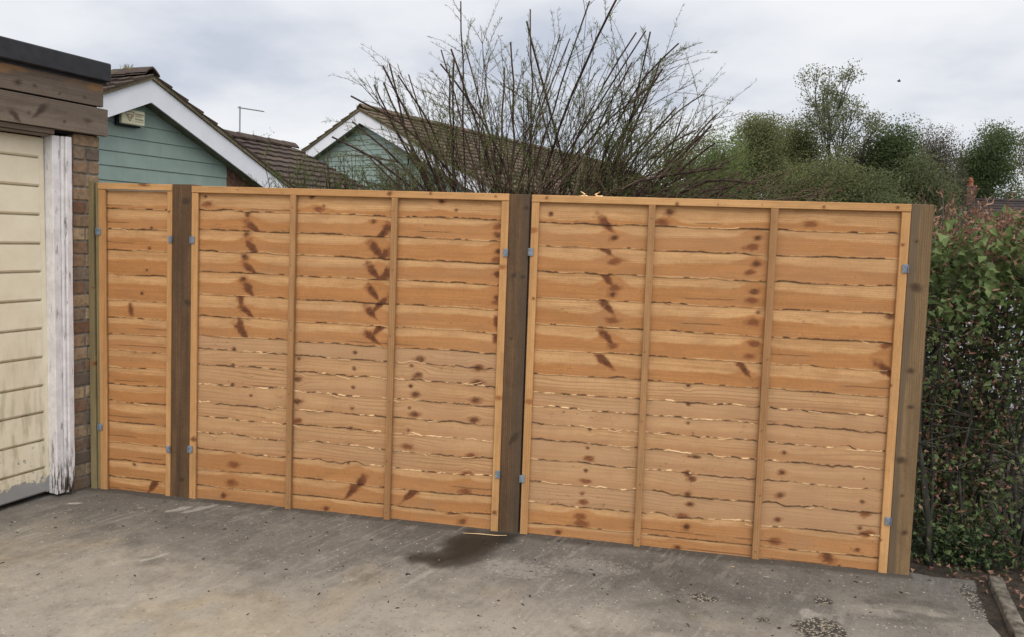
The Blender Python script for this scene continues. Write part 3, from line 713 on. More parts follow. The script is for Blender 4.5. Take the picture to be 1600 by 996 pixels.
def inpoly_sd(px, py, poly):
    d = np.full(px.shape, 1e9); ins = np.zeros(px.shape, bool)
    for i in range(len(poly)):
        a = poly[i]; b = poly[(i+1) % len(poly)]
        t = np.clip(((px-a[0])*(b[0]-a[0])+(py-a[1])*(b[1]-a[1]))/((b-a)@(b-a)), 0, 1)
        d = np.minimum(d, np.hypot(px-a[0]-t*(b[0]-a[0]), py-a[1]-t*(b[1]-a[1])))
        c = (a[1] > py) != (b[1] > py)
        ins ^= c & (px < (b[0]-a[0])*(py-a[1])/((b[1]-a[1]) if b[1] != a[1] else 1e-9)+a[0])
    return np.where(ins, -d, d)
wet = np.zeros_like(X); near = (np.abs(X-1.7) < .5) & (Y > -.8)
sdv = inpoly_sd(X[near], Y[near], from_poly)+.05*(fbm(X[near]*16, Y[near]*16, 6, 4)-.5)
wet[near] = sstep(.034, -.030, sdv)*(.70+.30*sstep(-.01, -.09, sdv+.05*(fbm(X[near]*9, Y[near]*9, 16, 3)-.5)))*np.where(X[near] < 1.6, .9, 1)
def blob(cx, cy, rx, ry, thr=.5, sc=18, seed=1, an=0):
    ca, sa = math.cos(an), math.sin(an); dx = X-cx; dy = Y-cy
    g = np.exp(-((dx*ca+dy*sa)/rx)**2-((-dx*sa+dy*ca)/ry)**2)
    return sstep(thr-.08, thr+.08, g*(.35+1.1*fbm(X*sc, Y*sc, seed, 4)))
peb = np.maximum.reduce([blob(3.345, -.66, .14, .13, .42, 22, 2), blob(3.40, -.38, .05, .05, .5, 30, 3), blob(2.87, -.49, .10, .06, .55, 28, 4), .85*blob(4.10, -.22, .06, .22, .4, 24, 6), .8*blob(3.1, -.62, .05, .03, .5, 28, 8)])
scuff = np.maximum.reduce([blob(-.555, -.245, .05, .015, .45, 40, 1, .4), .7*blob(.048, -.166, .09, .03, .5, 30, 2, .9), .6*blob(.15, -.13, .14, .03, .5, 26, 3, .9), .5*blob(3.32, -.52, .06, .06, .55, 60, 5), .4*blob(1.6, -.58, .02, .28, .5, 26, 8, -.38), .7*blob(.3, -.75, .10, .02, .55, 30, 9, 1.0), .38*blob(2.02, -.42, .26, .15, .64, 95, 11), .30*blob(2.35, -.30, .32, .13, .64, 95, 13), .15*blob(3.62, -.42, .22, .08, .58, 46, 14)])
lnoise = sstep(.60, .72, fbm(al*9, ac*60, 44, 4))*sstep(.42, .62, fbm(X*2.2, Y*2.2, 9, 3))
scuff = np.maximum(scuff*.9, .22*lnoise)
ochre = .4*np.maximum.reduce([.6*blob(.744, -1.09, .10, .05, .42, 12, 15, .6), .35*blob(-.1, -.7, .18, .06, .45, 9, 16, .6), .35*blob(2.2, -1.1, .3, .1, .45, 9, 17), .4*sstep(.62, .75, fbm(X*3, Y*3, 71, 4))*sstep(-.3, -.9, Y)])
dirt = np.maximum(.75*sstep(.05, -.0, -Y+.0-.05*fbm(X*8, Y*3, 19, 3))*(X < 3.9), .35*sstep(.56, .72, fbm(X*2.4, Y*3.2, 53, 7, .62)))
dirt = np.maximum(dirt, .8*sstep(.10, .0, X-(-.80+.26*(Y+.1)))*sstep(.7, .35, fbm(X*9, Y*9, 2, 3)))
grit = np.clip(.25+sstep(1.7, 2.3, X)*.9*sstep(.4, .6, fbm(X*3, Y*3, 23, 3)), 0, 1)
Zg = .004*(fbm(X*3, Y*3, 77, 3)-.5)-.010*peb+.012*peb*fbm(X*40, Y*40, 5, 3)
zed = np.zeros_like(X)
mb = MB(); mb.add(np.stack([X, Y, Zg], -1).reshape(-1, 3), Ff, mask=np.stack([pale, wet, np.clip(peb, 0, 1), np.clip(scuff, 0, 1)], -1).reshape(-1, 4), mask2=np.stack([np.clip(ochre, 0, 1), np.clip(dirt, 0, 1), grit, zed], -1).reshape(-1, 4))
tag(mb.build('driveway', M['concrete'], None, True), 'worn concrete driveway with a dark wet stain', 'driveway', kind='structure')

xs = np.concatenate([np.linspace(-14, 3.6, 30)[:-1], np.linspace(3.6, 5.4, 60)]); ys = np.concatenate([np.linspace(-7, -1.2, 12)[:-1], np.linspace(-1.2, 3, 90), np.linspace(3.3, 7, 8)])
X, Y, F = sheet(xs, ys)
Zs = -.045+.03*fbm(X*2, Y*2, 41, 4)-.02*((X < 3.7) & (Y < .1))
mb = MB(); mb.add(np.stack([X, Y, Zs], -1).reshape(-1, 3), F)
tag(mb.build('soil', M['soil'], None, True), 'dark garden soil behind the fence and under the hedge', 'soil', kind='structure')
mb = MB(); X, Y, F = sheet(np.linspace(6.4, 16, 10), np.linspace(-20, 32, 12)); mb.add(np.stack([X, Y, np.full_like(X, -.06)], -1).reshape(-1, 3), F)
tag(mb.build('road', M['tarmac']), 'pale tarmac road beyond the hedge', 'road', kind='structure')

# worn edging kerb at the corner of the drive
mb = MB()
n = 40; t = np.linspace(0, 1, n)
cx = 4.305+(4.13-4.305)*(t*1.0)+(-.55)*np.clip(t-.35, 0, None)**1.0*.35; cy = .085-.65*t-.9*np.clip(t-.35, 0, None)
prof = np.array([(-.032, -.09), (-.031, .010), (-.026, .020), (.024, .023), (.031, .012), (.033, -.09)])
D = np.stack([np.gradient(cx), np.gradient(cy)], -1); D /= np.linalg.norm(D, axis=1)[:, None]
V = np.zeros((n, 6, 3))
for j, (o_, h_) in enumerate(prof):
    wob = .012*(fbm(t*18, np.full(n, j*1.7), 5, 3)-.5)
    V[:, j, 0] = cx-D[:, 1]*(-o_+wob); V[:, j, 1] = cy+D[:, 0]*(-o_+wob); V[:, j, 2] = h_-.012+(wob*.8 if h_ > 0 else 0)
idx = np.arange(n*6).reshape(n, 6)
mb.add(V.reshape(-1, 3), [np.stack([idx[:-1, :-1], idx[1:, :-1], idx[1:, 1:], idx[:-1, 1:]], -1).reshape(-1, 4), idx[:1], idx[-1:, ::-1]])
tag(mb.build('edging_kerb', M['kerbstone'], None, True), 'crumbling concrete edging kerb between the drive and the soil', 'kerb')

# loose crumbs on the drive
def crumb_mat():
    k = NT('mixed_crumbs'); a = k.sep(k.attr('leaf').outputs['Color']); c = k.mix(k.rng(a[0], .45, .6), (.03,.024,.018), (.27,.235,.185)); c = k.mix(k.rng(a[1], .9, .95), c, (.42,.29,.15)); k.col(c); k.rough(.9); return k.m
M['crumb'] = crumb_mat()
rr = np.random.default_rng(5); mb = MB()
for q in range(260):
    x = rr.uniform(-.7, 4.05); y = -abs(rr.normal(0, .55))-.02
    if x < -.55+.2*y or y < -1.7: continue
    if x > 3.9+.4*(y+.3): continue
    s = rr.uniform(.0016, .0055)*(1.5 if rr.random() < .12 else 1); a = rr.uniform(0, 6.3); el = rr.uniform(1, 2.6)
    V = np.array([(-el, -.6, 0), (el*.9, -.8, .1), (el, .7, .0), (-el*.7, .8, .15), (-.4*el, -.2, .9), (.5*el, .1, .75)])*s
    V[:, 2] *= .7; ca, sa = math.cos(a), math.sin(a)
    V = np.stack([x+V[:, 0]*ca-V[:, 1]*sa, y+V[:, 0]*sa+V[:, 1]*ca, V[:, 2]+.0015], -1)
    c = np.array([rr.random(), rr.random(), 0, 1.])
    mb.add(V, [np.array([(0,1,5,4),(2,3,4,5)]), np.array([(1,2,5),(3,0,4)])], leaf=c)
tag(mb.build('debris', M['crumb']), 'scattered crumbs, chips and dry leaf bits on the concrete', 'debris', kind='stuff')
mb = MB(); P = np.array([(1.66, -.085, .006), (1.74, -.075, .007), (1.83, -.07, .006), (1.89, -.055, .006)]); mb.tube(P, [.001, .0019, .0018, .001], 4, mask=np.array([0.1,0,0,0]), mask2=np.array([.7,0,0,0]), gc=np.array([1,2,3.]))
tag(mb.build('wood_sliver', M['lap']), 'thin pale wood sliver lying on the wet stain', 'wood sliver')
for q, (x, s) in enumerate(((2.212, 1), (2.29, -1))):
    mb = MB(); P = np.array([(x, .015, 1.806), (x+.012*s, .012, 1.815), (x-.010*s, .010, 1.830)]); mb.tube(P, [.006, .005, .0015], 4, mask=np.array([0,0,0,0.]), mask2=np.array([.9,0,0,0]), gc=np.array([1,2,3.]))
    mb.add(np.array([(x-.02, .008, 1.8065), (x+.03, .01, 1.807), (x+.02, .022, 1.812)]), np.array([(0, 1, 2)]), mask=np.array([0,0,0,0.]), mask2=np.array([.9,0,0,0]), gc=np.array([1,2,3.]))
    tag(mb.build('wood_chip', M['lap']), ('pale wood chip standing on the top rail, the one nearer the wet-stain post', 'pale wood chip standing on the top rail, the one farther from the post')[q], 'wood chip', 'wood chips on the top rail')

# ------------------------------------------------------------------ garage
TH = .22369
G0 = np.array([-.686, -.1, 0]); gd = np.array([math.sin(TH), math.cos(TH), 0]); gn = np.array([math.cos(TH), -math.sin(TH), 0])
def GW(V):      # garage axes: a along the front (away from the viewer), n out of the front, z up
    V = np.asarray(V, float); return G0+V[:, :1]*gd+V[:, 1:2]*gn+np.array([0, 0, 1.])*V[:, 2:3]
gar = empty('garage', tuple(G0), 'flat-roofed brick garage with a cream panelled door at the left edge', 'garage')
mb = MB(); rr = np.random.default_rng(3)
for side, (a0, a1) in enumerate(((-.003, .168),)):
    z = .004; row = 0
    while z < 2.06:
        h = .066; full = (a1-a0)
        if side == 0: cuts = [a0, a0+.083, a1] if row % 2 else [a0, a1]
        else: cuts = [a0, a0+.1, a1] if row % 2 else [a0, a0+.2, a1]
        if side == 0 and row % 2 == 0 and rr.random() < .5: cuts = [a0, a0+.1, a1]
        tone = .15 if row % 3 == 0 else (.85 if row % 3 == 1 else .45)
        for i in range(len(cuts)-1):
            j = rr.uniform(-.002, .002, 2)
            mb.bbox((cuts[i]+.005, -.1, z), (cuts[i+1]-(.005 if i < len(cuts)-2 else 0), .0+j[0], z+h), .004, GW, leaf=np.array([np.clip(tone+rr.uniform(-.25, .25), 0, 1), rr.random(), 0, 1.]))
        z += .0775; row += 1
br = child(mb, 'brickwork', M['brick'], gar)
mb = MB(); mb.box((0.0, -.2, 0), (.162, -.007, 2.07), GW); child(mb, 'mortar', M['mortar'], br)
def gbrick():
    k = NT('garage_side_brick'); b = k.n('ShaderNodeTexBrick'); k.l(k.map(k.obj(), (1,1,1), (math.radians(90), 0, 0)), b.inputs['Vector'])
    b.inputs['Scale'].default_value = 4.4; b.inputs['Color1'].default_value = (.12,.07,.045,1); b.inputs['Color2'].default_value = (.25,.17,.1,1); b.inputs['Mortar'].default_value = (.2,.18,.15,1)
    k.col(b.outputs[0]); k.rough(.9); return k.m
mb = MB(); mb.box((.05, -5.2, 0), (.160, -.203, 2.38), GW); mb.box((-2.71, -.2, 0), (-2.43, -.004, 2.07), GW); mb.box((-2.7, -5.2, 0), (-2.59, -.203, 2.38), GW); mb.box((-2.59, -5.2, 0), (.05, -5.1, 2.38), GW); child(mb, 'wall', gbrick(), gar)
mb = MB(); mb.bbox((-3.0, .038, 2.400), (.188, .075, 2.508), .006, GW); mb.box((-3.0, -5.3, 2.385), (.186, .036, 2.50), GW); child(mb, 'roof', M['felt'], gar)
def weath(mb, a0, a1, z0, z1, n0, n1, seed, stain=None, kn=()):
    timber(mb, a0, a1, z0, z1, -n1, -n0, list(kn), seed, False, .5, res=.008, stain=stain, Mx=lambda V: GW(np.stack([V[:, 0], -V[:, 1], V[:, 2]], -1)))
orng = lambda X, Z: .85*sstep(2.325, 2.36, Z+.03*(fbm(X*7, Z*20, 6, 3)-.5)*2)*sstep(.36, .6, fbm(X*5, Z*16, 9, 4))
mb = MB(); weath(mb, -3.0, .168, 2.256, 2.399, .002, .032, 81, orng, [(-.33,2.30,'m'),(-.24,2.30,'s'),(-.10,2.285,'s'),(.05,2.29,'s')]); child(mb, 'upper_fascia_board', M['weather'], gar)
mb = MB(); weath(mb, -3.0, .187, 2.088, 2.244, .004, .046, 82, None, [(-.35,2.12,'D'),(-.22,2.17,'U'),(-.28,2.15,'s'),(-.08,2.135,'s'),(.06,2.16,'b')]); child(mb, 'lower_fascia_board', M['weather'], gar)
mb = MB(); weath(mb, -2.42, -.128, 2.058, 2.085, .0, .030, 83); weath(mb, -2.42, -.150, 2.043, 2.0565, -.02, .018, 84); child(mb, 'lintel_strip', M['weather'], gar)
mb = MB(); mb.box((-3.0, -.2, 2.075), (.150, -.0, 2.385), GW); child(mb, 'lintel_backing', M['dark'], gar)
# door frame: stepped mouldings, old flaking paint
mb = MB()
def strip(a0t, a1t, a0b, a1b, n0, n1, z0=.02, z1=2.055, k=60):
    zs = np.linspace(z0, z1, k); t = (zs-z0)/(z1-z0); wob = .0025*(fbm(zs*9, zs*0, 5, 3)-.5)*2
    A = a0b+(a0t-a0b)*t; B = a1b+(a1t-a1b)*t+wob
    # rotted foot: the outer edge is eaten away low down
    B = B-np.clip(.10-zs, 0, 1)*.35*(.5+fbm(zs*40, zs*0, 8, 2))*(n1 > .02)
    V = np.stack([np.stack([A, np.full(k, n0), zs], -1), np.stack([A, np.full(k, n1-.003), zs], -1), np.stack([A+.003, np.full(k, n1), zs], -1), np.stack([B-.003, np.full(k, n1), zs], -1), np.stack([B, np.full(k, n1-.003), zs], -1), np.stack([B, np.full(k, n0), zs], -1)], 1)
    idx = np.arange(k*6).reshape(k, 6); F = []
    for c in range(6): F.append(np.stack([idx[:-1, c], idx[:-1, (c+1) % 6], idx[1:, (c+1) % 6], idx[1:, c]], -1))
    mb.add(GW(V.reshape(-1, 3)), [np.concatenate(F)[:, ::-1], idx[-1:, ::-1], idx[:1]])
strip(-.125, -.080, -.098, -.056, -.09, .004)
strip(-.0785, -.062, -.0545, -.040, -.09, .016)
strip(-.0605, -.026, -.0385, -.004, -.05, .028)
child(mb, 'door_frame', M['flake'], gar)
mb = MB(); mb.box((-2.44, -.09, .02), (-2.36, .02, 2.055), GW); child(mb, 'door_frame', M['flake'], gar)
mb = MB(); mb.box((-2.43, -.6, .0), (-.02, -.50, 2.05), GW); child(mb, 'garage_interior', M['dark'], gar)
# door leaf: boards with V grooves that stop at a plain stile; hangs a little askew
mb = MB(); zl = [.030,.170,.331,.492,.645,.808,.970,1.131,1.292,1.448,1.608,1.766,1.924,2.040]
def DW(V):
    V = np.asarray(V, float).copy(); V[:, 0] += -.040*(V[:, 2]/2.04); return GW(V)
aR, aL, st = -.090, -2.36, .030
for i in range(len(zl)-1):
    z0, z1 = zl[i], zl[i+1]
    g = .0065
    lo = z0+(g if i else 0); hi = z1-(g*.2 if i < len(zl)-2 else 0)
    A = np.array([(aL, -.060, hi), (aL, -.058, lo+.010), (aL, -.067, lo), (aL, -.085, lo), (aL, -.085, hi)])
    B = A.copy(); B[:, 0] = aR-st
    F = np.array([(0, 1, 6, 5), (1, 2, 7, 6), (2, 3, 8, 7), (4, 0, 5, 9), (3, 4, 9, 8)])
    mb.add(DW(np.concatenate([A, B])), [F, np.array([(5, 6, 7, 8, 9)])])
mb.bbox((aR-st+.0005, -.09, .030), (aR, -.0595, 2.04), .002, DW)
mb.box((aL, -.12, .034), (aR-.004, -.0855, 2.036), DW)
dr = child(mb, 'door', M['door'], gar)

# ------------------------------------------------------------------ bungalows
TB = .26
bd = np.array([math.sin(TB), math.cos(TB), 0]); bn = np.array([math.cos(TB), -math.sin(TB), 0]); UP = np.array([0, 0, 1.])
def frame_fn(O, e1, e2):
    return lambda V: np.asarray(O, float)+np.asarray(V, float)[:, :1]*e1+np.asarray(V, float)[:, 1:2]*e2+np.asarray(V, float)[:, 2:3]*UP
def tiled_slope(mb, R0, along, down, length, run, pitch, course=.33, tw=.33, lift=.040, seed=1, amp=.011):
    """courses of roll-profile tiles: R0 = ridge start, along = unit ridge vector, down = unit horizontal vector down the slope"""
    rr = np.random.default_rng(seed); n = int(run/course)+1; cs = run/n
    k = int(length/tw*6)+1; u = np.linspace(0, length, k); ph = (u/tw) % 1
    prof = amp*np.clip(np.sin(ph*2*math.pi)*1.3, -.25, 1)
    tid = np.floor(u/tw)
    ca = math.cos(math.atan(pitch)); nrm = (down*pitch+UP)/math.sqrt(1+pitch*pitch)
    for i in range(n):
        s0 = i*cs; s1 = (i+1)*cs+.02
        j = rr.uniform(-.006, .006, 400)[tid.astype(int) % 400]
        P0 = R0+along*u[:, None]+down*s0-UP*pitch*s0+nrm*(prof*.8)[:, None]
        P1 = R0+along*u[:, None]+down*(s1+j)[:, None]-UP*pitch*(s1+j)[:, None]+nrm*(prof+lift)[:, None]
        P2 = P1-nrm*(lift+.012)
        V = np.concatenate([P0, P1, P2]); a = np.arange(k-1)
        F = np.concatenate([np.stack([a, a+1, k+a+1, k+a], -1), np.stack([k+a, k+a+1, 2*k+a+1, 2*k+a], -1)])
        c = np.zeros((k, 4)); c[:, 0] = rr.random(400)[tid.astype(int) % 400]; c[:, 3] = 1
        mb.add(V, [F, np.array([(0, k, 2*k), (k-1, 3*k-1, 2*k-1)])], leaf=np.concatenate([c, c, c]))
def barge(mb, A, e, n, run, pitch, depth, n0, n1):
    """pair of sloping boards meeting at the apex A; e = unit vector along the gable, n = out of it"""
    for s in (1, -1):
        V = []
        for q in (0, run):
            for dz in (0, -depth):
                for o in (n0, n1): V.append(A+e*s*q-UP*(pitch*q)+UP*dz+n*o)
        mb.add(np.array(V), np.array([(0,1,3,2),(4,6,7,5),(0,4,5,1),(2,3,7,6),(0,2,6,4),(1,5,7,3)]))
def verge(mb, A, e, n, run, pitch, h, n0, n1, seed):
    """mortar bed and stepped tile ends along both slopes"""
    rr = np.random.default_rng(seed); k = int(run/.31)
    for s in (1, -1):
        for i in range(k+1):
            q0, q1 = i*.31, min((i+1)*.31+.02, run+.05)
            V = []
            for q, lift in ((q0, .0), (q1, .032)):
                for dz in (-.055, h): 
                    for o in (n0, n1): V.append(A+e*s*q-UP*(pitch*q)+UP*(dz+(lift if dz > 0 else 0))+n*(o+rr.uniform(-.006, .006)))
            mb.add(np.array(V), np.array([(0,1,3,2),(4,6,7,5),(0,4,5,1),(2,3,7,6),(0,2,6,4),(1,5,7,3)]), leaf=np.array([rr.random(), rr.random(), 0, 1]))
def ridge(mb, P0, al, side, length, seed, r=.13, pitch=.48):
    rr = np.random.default_rng(seed); n = max(1, int(length/.45)); L = length/n
    for i in range(n):
        V = []
        for t, g in ((0, .012), (L*.97, 0)):
            c = P0+al*(i*L+t)
            for a in np.linspace(-1, 1, 7):
                V.append(c+side*(a*r)+UP*(.075-abs(a)**1.3*(.05+r*pitch)+g+rr.uniform(-.004, .004)))
        V = np.array(V); a = np.arange(6)
        F = np.stack([a, a+1, 8+a, 7+a], -1)
        W = V-UP*.03
        mb.add(np.concatenate([V, W]), [F, np.stack([14+7+a, 14+8+a, 14+a+1, 14+a], -1), np.stack([a, 14+a, 14+a+1, a+1], -1), np.stack([7+a, 8+a, 14+8+a, 14+7+a], -1)], leaf=np.array([rr.random(), rr.random(), 0, 1]))

# bungalow behind the garage: front gable, plus a lower main roof behind it
A1 = np.array([-5.044, 6.500, 3.789]); P1 = .47; RUN1 = 3.35
b1 = empty('bungalow', (A1[0], A1[1], 0), 'sage green clad bungalow with a white bargeboard gable, just behind the garage', 'bungalow', 'bungalows behind the fence')
G1f = frame_fn(A1*[1, 1, 0], bd, bn)
def gable_wall(mb, F, zap, pitch, off, half, z0, lines, nrecess):
    """shiplap boards as overlapping strips cut to the gable"""
    hs = lines
    for i in range(len(hs)-1):
        zt, zb = hs[i], hs[i+1]
        def wd(z): return max(.0, min(half, (zap-z)/pitch))
        wt, wb = wd(zt), wd(zb+.0)
        V = [(-wb, nrecess+.018, zb+.012), (wb, nrecess+.018, zb+.012), (wt, nrecess+.004, zt), (-wt, nrecess+.004, zt), (-wb, nrecess, zb), (wb, nrecess, zb), (wb, nrecess-.03, zb), (-wb, nrecess-.03, zb), (wt, nrecess-.03, zt), (-wt, nrecess-.03, zt)]
        mb.add(F(np.array(V)), np.array([(0,1,2,3),(4,5,1,0),(7,6,5,4),(3,2,8,9)]))
lines1 = [3.62, 3.30, 3.085, 2.870, 2.645, 2.425, 2.205, 1.98, 1.76, 1.54, 1.32, 1.1, .9, .7, .5, .3, .0]
mb = MB(); gable_wall(mb, G1f, A1[2]-.25, P1, 0, 1.745, 0, lines1, -.26); child(mb, 'cladding', M['clad'], b1)
mb = MB()
V = np.array([(1.75, -.27, 0), (3.1, -.27, 0), (3.1, -.27, 2.15), (1.75, -.27, 2.8), (1.75, -.6, 0), (3.1, -.6, 0), (3.1, -.6, 2.15), (1.75, -.6, 2.8)])
bx = np.array([(0,1,2,3),(5,4,7,6),(1,5,6,2),(4,0,3,7),(3,2,6,7)])
mb.add(G1f(V), bx); V2 = V.copy(); V2[:, 0] *= -1; mb.add(G1f(V2), bx[:, ::-1])
mb.box((-3.1, -8.9, 0), (3.1, -.62, 2.15), G1f); child(mb, 'wall', M['plainbrick'], b1)
mb = MB(); barge(mb, A1+UP*.0, bd, bn, RUN1, P1, .345, -.03, .0); child(mb, 'bargeboard', M['upvc'], b1)
mb = MB()
for s in (1, -1):      # soffit boards closing the overhang behind the bargeboard
    V = np.array([(0, -.031, -.335), (0, -.27, -.335), (s*RUN1, -.27, -.335-P1*RUN1), (s*RUN1, -.031, -.335-P1*RUN1)]); V = np.concatenate([V, V+[0, 0, .02]])
    mb.add(frame_fn(A1, bd, bn)(V), np.array([(0,1,2,3),(7,6,5,4),(0,3,7,4),(1,0,4,5),(2,1,5,6),(3,2,6,7)]))
child(mb, 'soffit', M['soffit'], b1)
mb = MB(); verge(mb, A1+UP*.06, bd, bn, RUN1, P1, .026, -.05, .035, 4); child(mb, 'verge', M['verge'], b1)
mb = MB()
R1 = A1+UP*.10-bn*8.7
tiled_slope(mb, A1+UP*.075-bn*8.7, bn, bd, 8.755, RUN1+.02, P1, seed=2); tiled_slope(mb, A1+UP*.075-bn*8.7, bn, -bd, 8.755, RUN1+.02, P1, seed=3)
# main range: ridge along bd, 2.57 m behind the gable
LP = np.array([-5.964, 13.044, 3.535]); LK = .44
tiled_slope(mb, LP-bd*5.6, bd, bn, 5.6, 1.86, LK, seed=4); tiled_slope(mb, LP-bd*2.95+bn*1.86-UP*LK*1.86, bd, bn, 2.95, .90, LK, seed=6); tiled_slope(mb, LP-bd*5.6, bd, -bn, 5.6, 2.75, LK, seed=5)
rf = child(mb, 'roof', M['tile'], b1)
mb = MB(); ridge(mb, A1+UP*.13-bn*8.7, bn, bd, 8.74, 6); child(mb, 'ridge_tiles', M['tile'], rf); mb = MB(); ridge(mb, LP+UP*.05-bd*5.6, bd, bn, 5.62, 8); child(mb, 'ridge_tiles', M['tile'], rf)
mb = MB(); barge(mb, LP-UP*.02, bn, bd, 2.75, LK, .16, -.03, .02); child(mb, 'bargeboard', M['upvc'], b1)
LPf = frame_fn(LP*[1, 1, 0], bn, bd); 
mb = MB(); mb.box((-2.4, -3.2, 0), (2.4, -.15, 2.45), LPf)
mb.add(LPf(np.array([(-2.4, -.16, 2.44), (2.4, -.16, 2.44), (0, -.16, 3.45)])), np.array([(0, 1, 2)])); child(mb, 'rear_wall', M['plainbrick'], b1)
# dry moss sprigs on the ridge
mb = MB(); rr = np.random.default_rng(2)
for q in range(26):
    p = A1+UP*.19-bn*(.55+rr.normal(0, .06))+bd*rr.normal(0, .012); d = np.array([rr.normal(0, .5), rr.normal(0, .5), 1.3]); d /= np.linalg.norm(d)
    mb.tube(np.array([p, p+d*.05, p+d*.10+[0, 0, -.01]]), [.004, .003, .001], 3)
mb.tube(np.array([A1+UP*.185-bn*.75, A1+UP*.20-bn*.55, A1+UP*.185-bn*.35]), [.012, .03, .012], 6)
tag(mb.build('weed_tuft', M['moss']), 'small dry weed tuft growing on the ridge tiles behind the garage roof', 'weed')

# alarm box on the gable
bb = empty('alarm_box', tuple(A1+bd*-.24-bn*.2-UP*.6), 'cream alarm box with a shield emblem under the green gable', 'alarm box')
ABf = frame_fn(A1*[1, 1, 0], bd, bn)
mb = MB(); mb.bbox((-.455, -.235, 3.045), (-.055, -.165, 3.275), .01, ABf); child(mb, 'back_plate', M['navy'], bb)
mb = MB(); mb.bbox((-.440, -.160, 3.068), (-.040, -.090, 3.292), .012, ABf); cv = child(mb, 'cover', M['cream'], bb)
mb = MB()
def abq(pts, n=-.0885): 
    P = np.array([(a, n, z) for a, z in pts]); mb.add(ABf(P), np.arange(len(P))[None, :])
for a, b in (((-.375,3.262),(-.375,3.225)),((-.375,3.225),(-.305,3.115)),((-.305,3.115),(-.235,3.225)),((-.235,3.225),(-.235,3.262)),((-.375,3.258),(-.235,3.258)),((-.350,3.215),(-.262,3.215)),((-.345,3.210),(-.305,3.155)),((-.265,3.210),(-.305,3.155))):
    d = np.array(b)-np.array(a); L = np.hypot(*d); nn_ = np.array([-d[1], d[0]])/L*.007
    abq([np.array(a)-nn_, np.array(b)-nn_, np.array(b)+nn_, np.array(a)+nn_])
child(mb, 'emblem', M['redprint'], cv)
rr = np.random.default_rng(9)
for z, h, a0, a1 in ((3.235, .022, -.21, -.075), (3.205, .012, -.21, -.10), (3.160, .020, -.21, -.075), (3.125, .009, -.21, -.08)):
    mb = MB(); a = a0
    while a < a1:
        wd = rr.uniform(.008, .014); abq([(a, z-h/2), (a+wd, z-h/2), (a+wd, z+h/2), (a, z+h/2)]); abq([(a+wd, z-h/2), (a+wd+.006, z-h/2), (a+wd+.006, z-h/2+.003), (a+wd, z-h/2+.003)]); a += wd+.006
    child(mb, 'lettering', M['brownprint'], cv)

# aerial on a pole behind the roof
ae = empty('tv_aerial', (-9.53, 16.6, 0), 'thin grey television aerial on a pole above the bungalow roof', 'aerial')
mb = MB(); mb.tube(np.array([(-9.53, 16.6, 0), (-9.53, 16.6, 2.5), (-9.54, 16.6, 5.16)]), .022, 6); child(mb, 'pole', M['alu'], ae)
mb = MB(); a0 = np.array([-9.60, 16.59, 5.12]); a1 = np.array([-8.84, 16.73, 5.03]); mb.tube(np.array([a0, (a0+a1)/2, a1]), .020, 6)
for t in np.linspace(.08, .97, 9):
    c = a0+(a1-a0)*t; mb.tube(np.array([c-[.02, -.16, 0], c, c+[.02, -.16, 0]]), .005, 4)
child(mb, 'antenna', M['alu'], ae)

# second bungalow, gable end towards the fence
A2 = np.array([-5.28, 15.39, 4.83]); P2 = .48; RUN2 = 4.4
T2 = .40; cd = np.array([math.sin(T2), math.cos(T2), 0]); cn = np.array([math.cos(T2), -math.sin(T2), 0])
b2 = empty('bungalow', (A2[0], A2[1], 0), 'green gabled bungalow with a long brown tiled roof, behind the bare shrub', 'bungalow', 'bungalows behind the fence')
nb_ = -cd     # gable faces the viewer
G2f = frame_fn(A2*[1, 1, 0], cn, nb_)
lines2 = list(np.arange(4.5, .1, -.14)); 
mb = MB(); gable_wall(mb, G2f, A2[2]-.2, P2, 0, 3.7, 0, lines2, -.26); child(mb, 'cladding', M['clad'], b2)
mb = MB(); mb.box((-3.75, -17.4, 0), (3.75, -.30, 2.55), G2f); child(mb, 'wall', M['plainbrick'], b2)
mb = MB(); barge(mb, A2, cn, nb_, RUN2, P2, .32, -.03, .0); child(mb, 'bargeboard', M['upvc'], b2)
mb = MB()
for s in (1, -1):
    V = np.array([(0, -.031, -.31), (0, -.27, -.31), (s*RUN2, -.27, -.31-P2*RUN2), (s*RUN2, -.031, -.31-P2*RUN2)]); V = np.concatenate([V, V+[0, 0, .02]])
    mb.add(frame_fn(A2, cn, nb_)(V), np.array([(0,1,2,3),(7,6,5,4),(0,3,7,4),(1,0,4,5),(2,1,5,6),(3,2,6,7)]))
child(mb, 'soffit', M['soffit'], b2)
mb = MB(); verge(mb, A2+UP*.06, cn, nb_, RUN2, P2, .026, -.05, .035, 14); child(mb, 'verge', M['verge'], b2)
mb = MB(); tiled_slope(mb, A2+UP*.075-cd*.055, cd, cn, 17.5, RUN2+.02, P2, seed=12); tiled_slope(mb, A2+UP*.075-cd*.055, cd, -cn, 17.5, RUN2+.02, P2, seed=13)
rf2 = child(mb, 'roof', M['tile2'], b2)
mb = MB(); ridge(mb, A2+UP*.13, cd, cn, 17.5, 16); child(mb, 'ridge_tiles', M['tile2'], rf2)

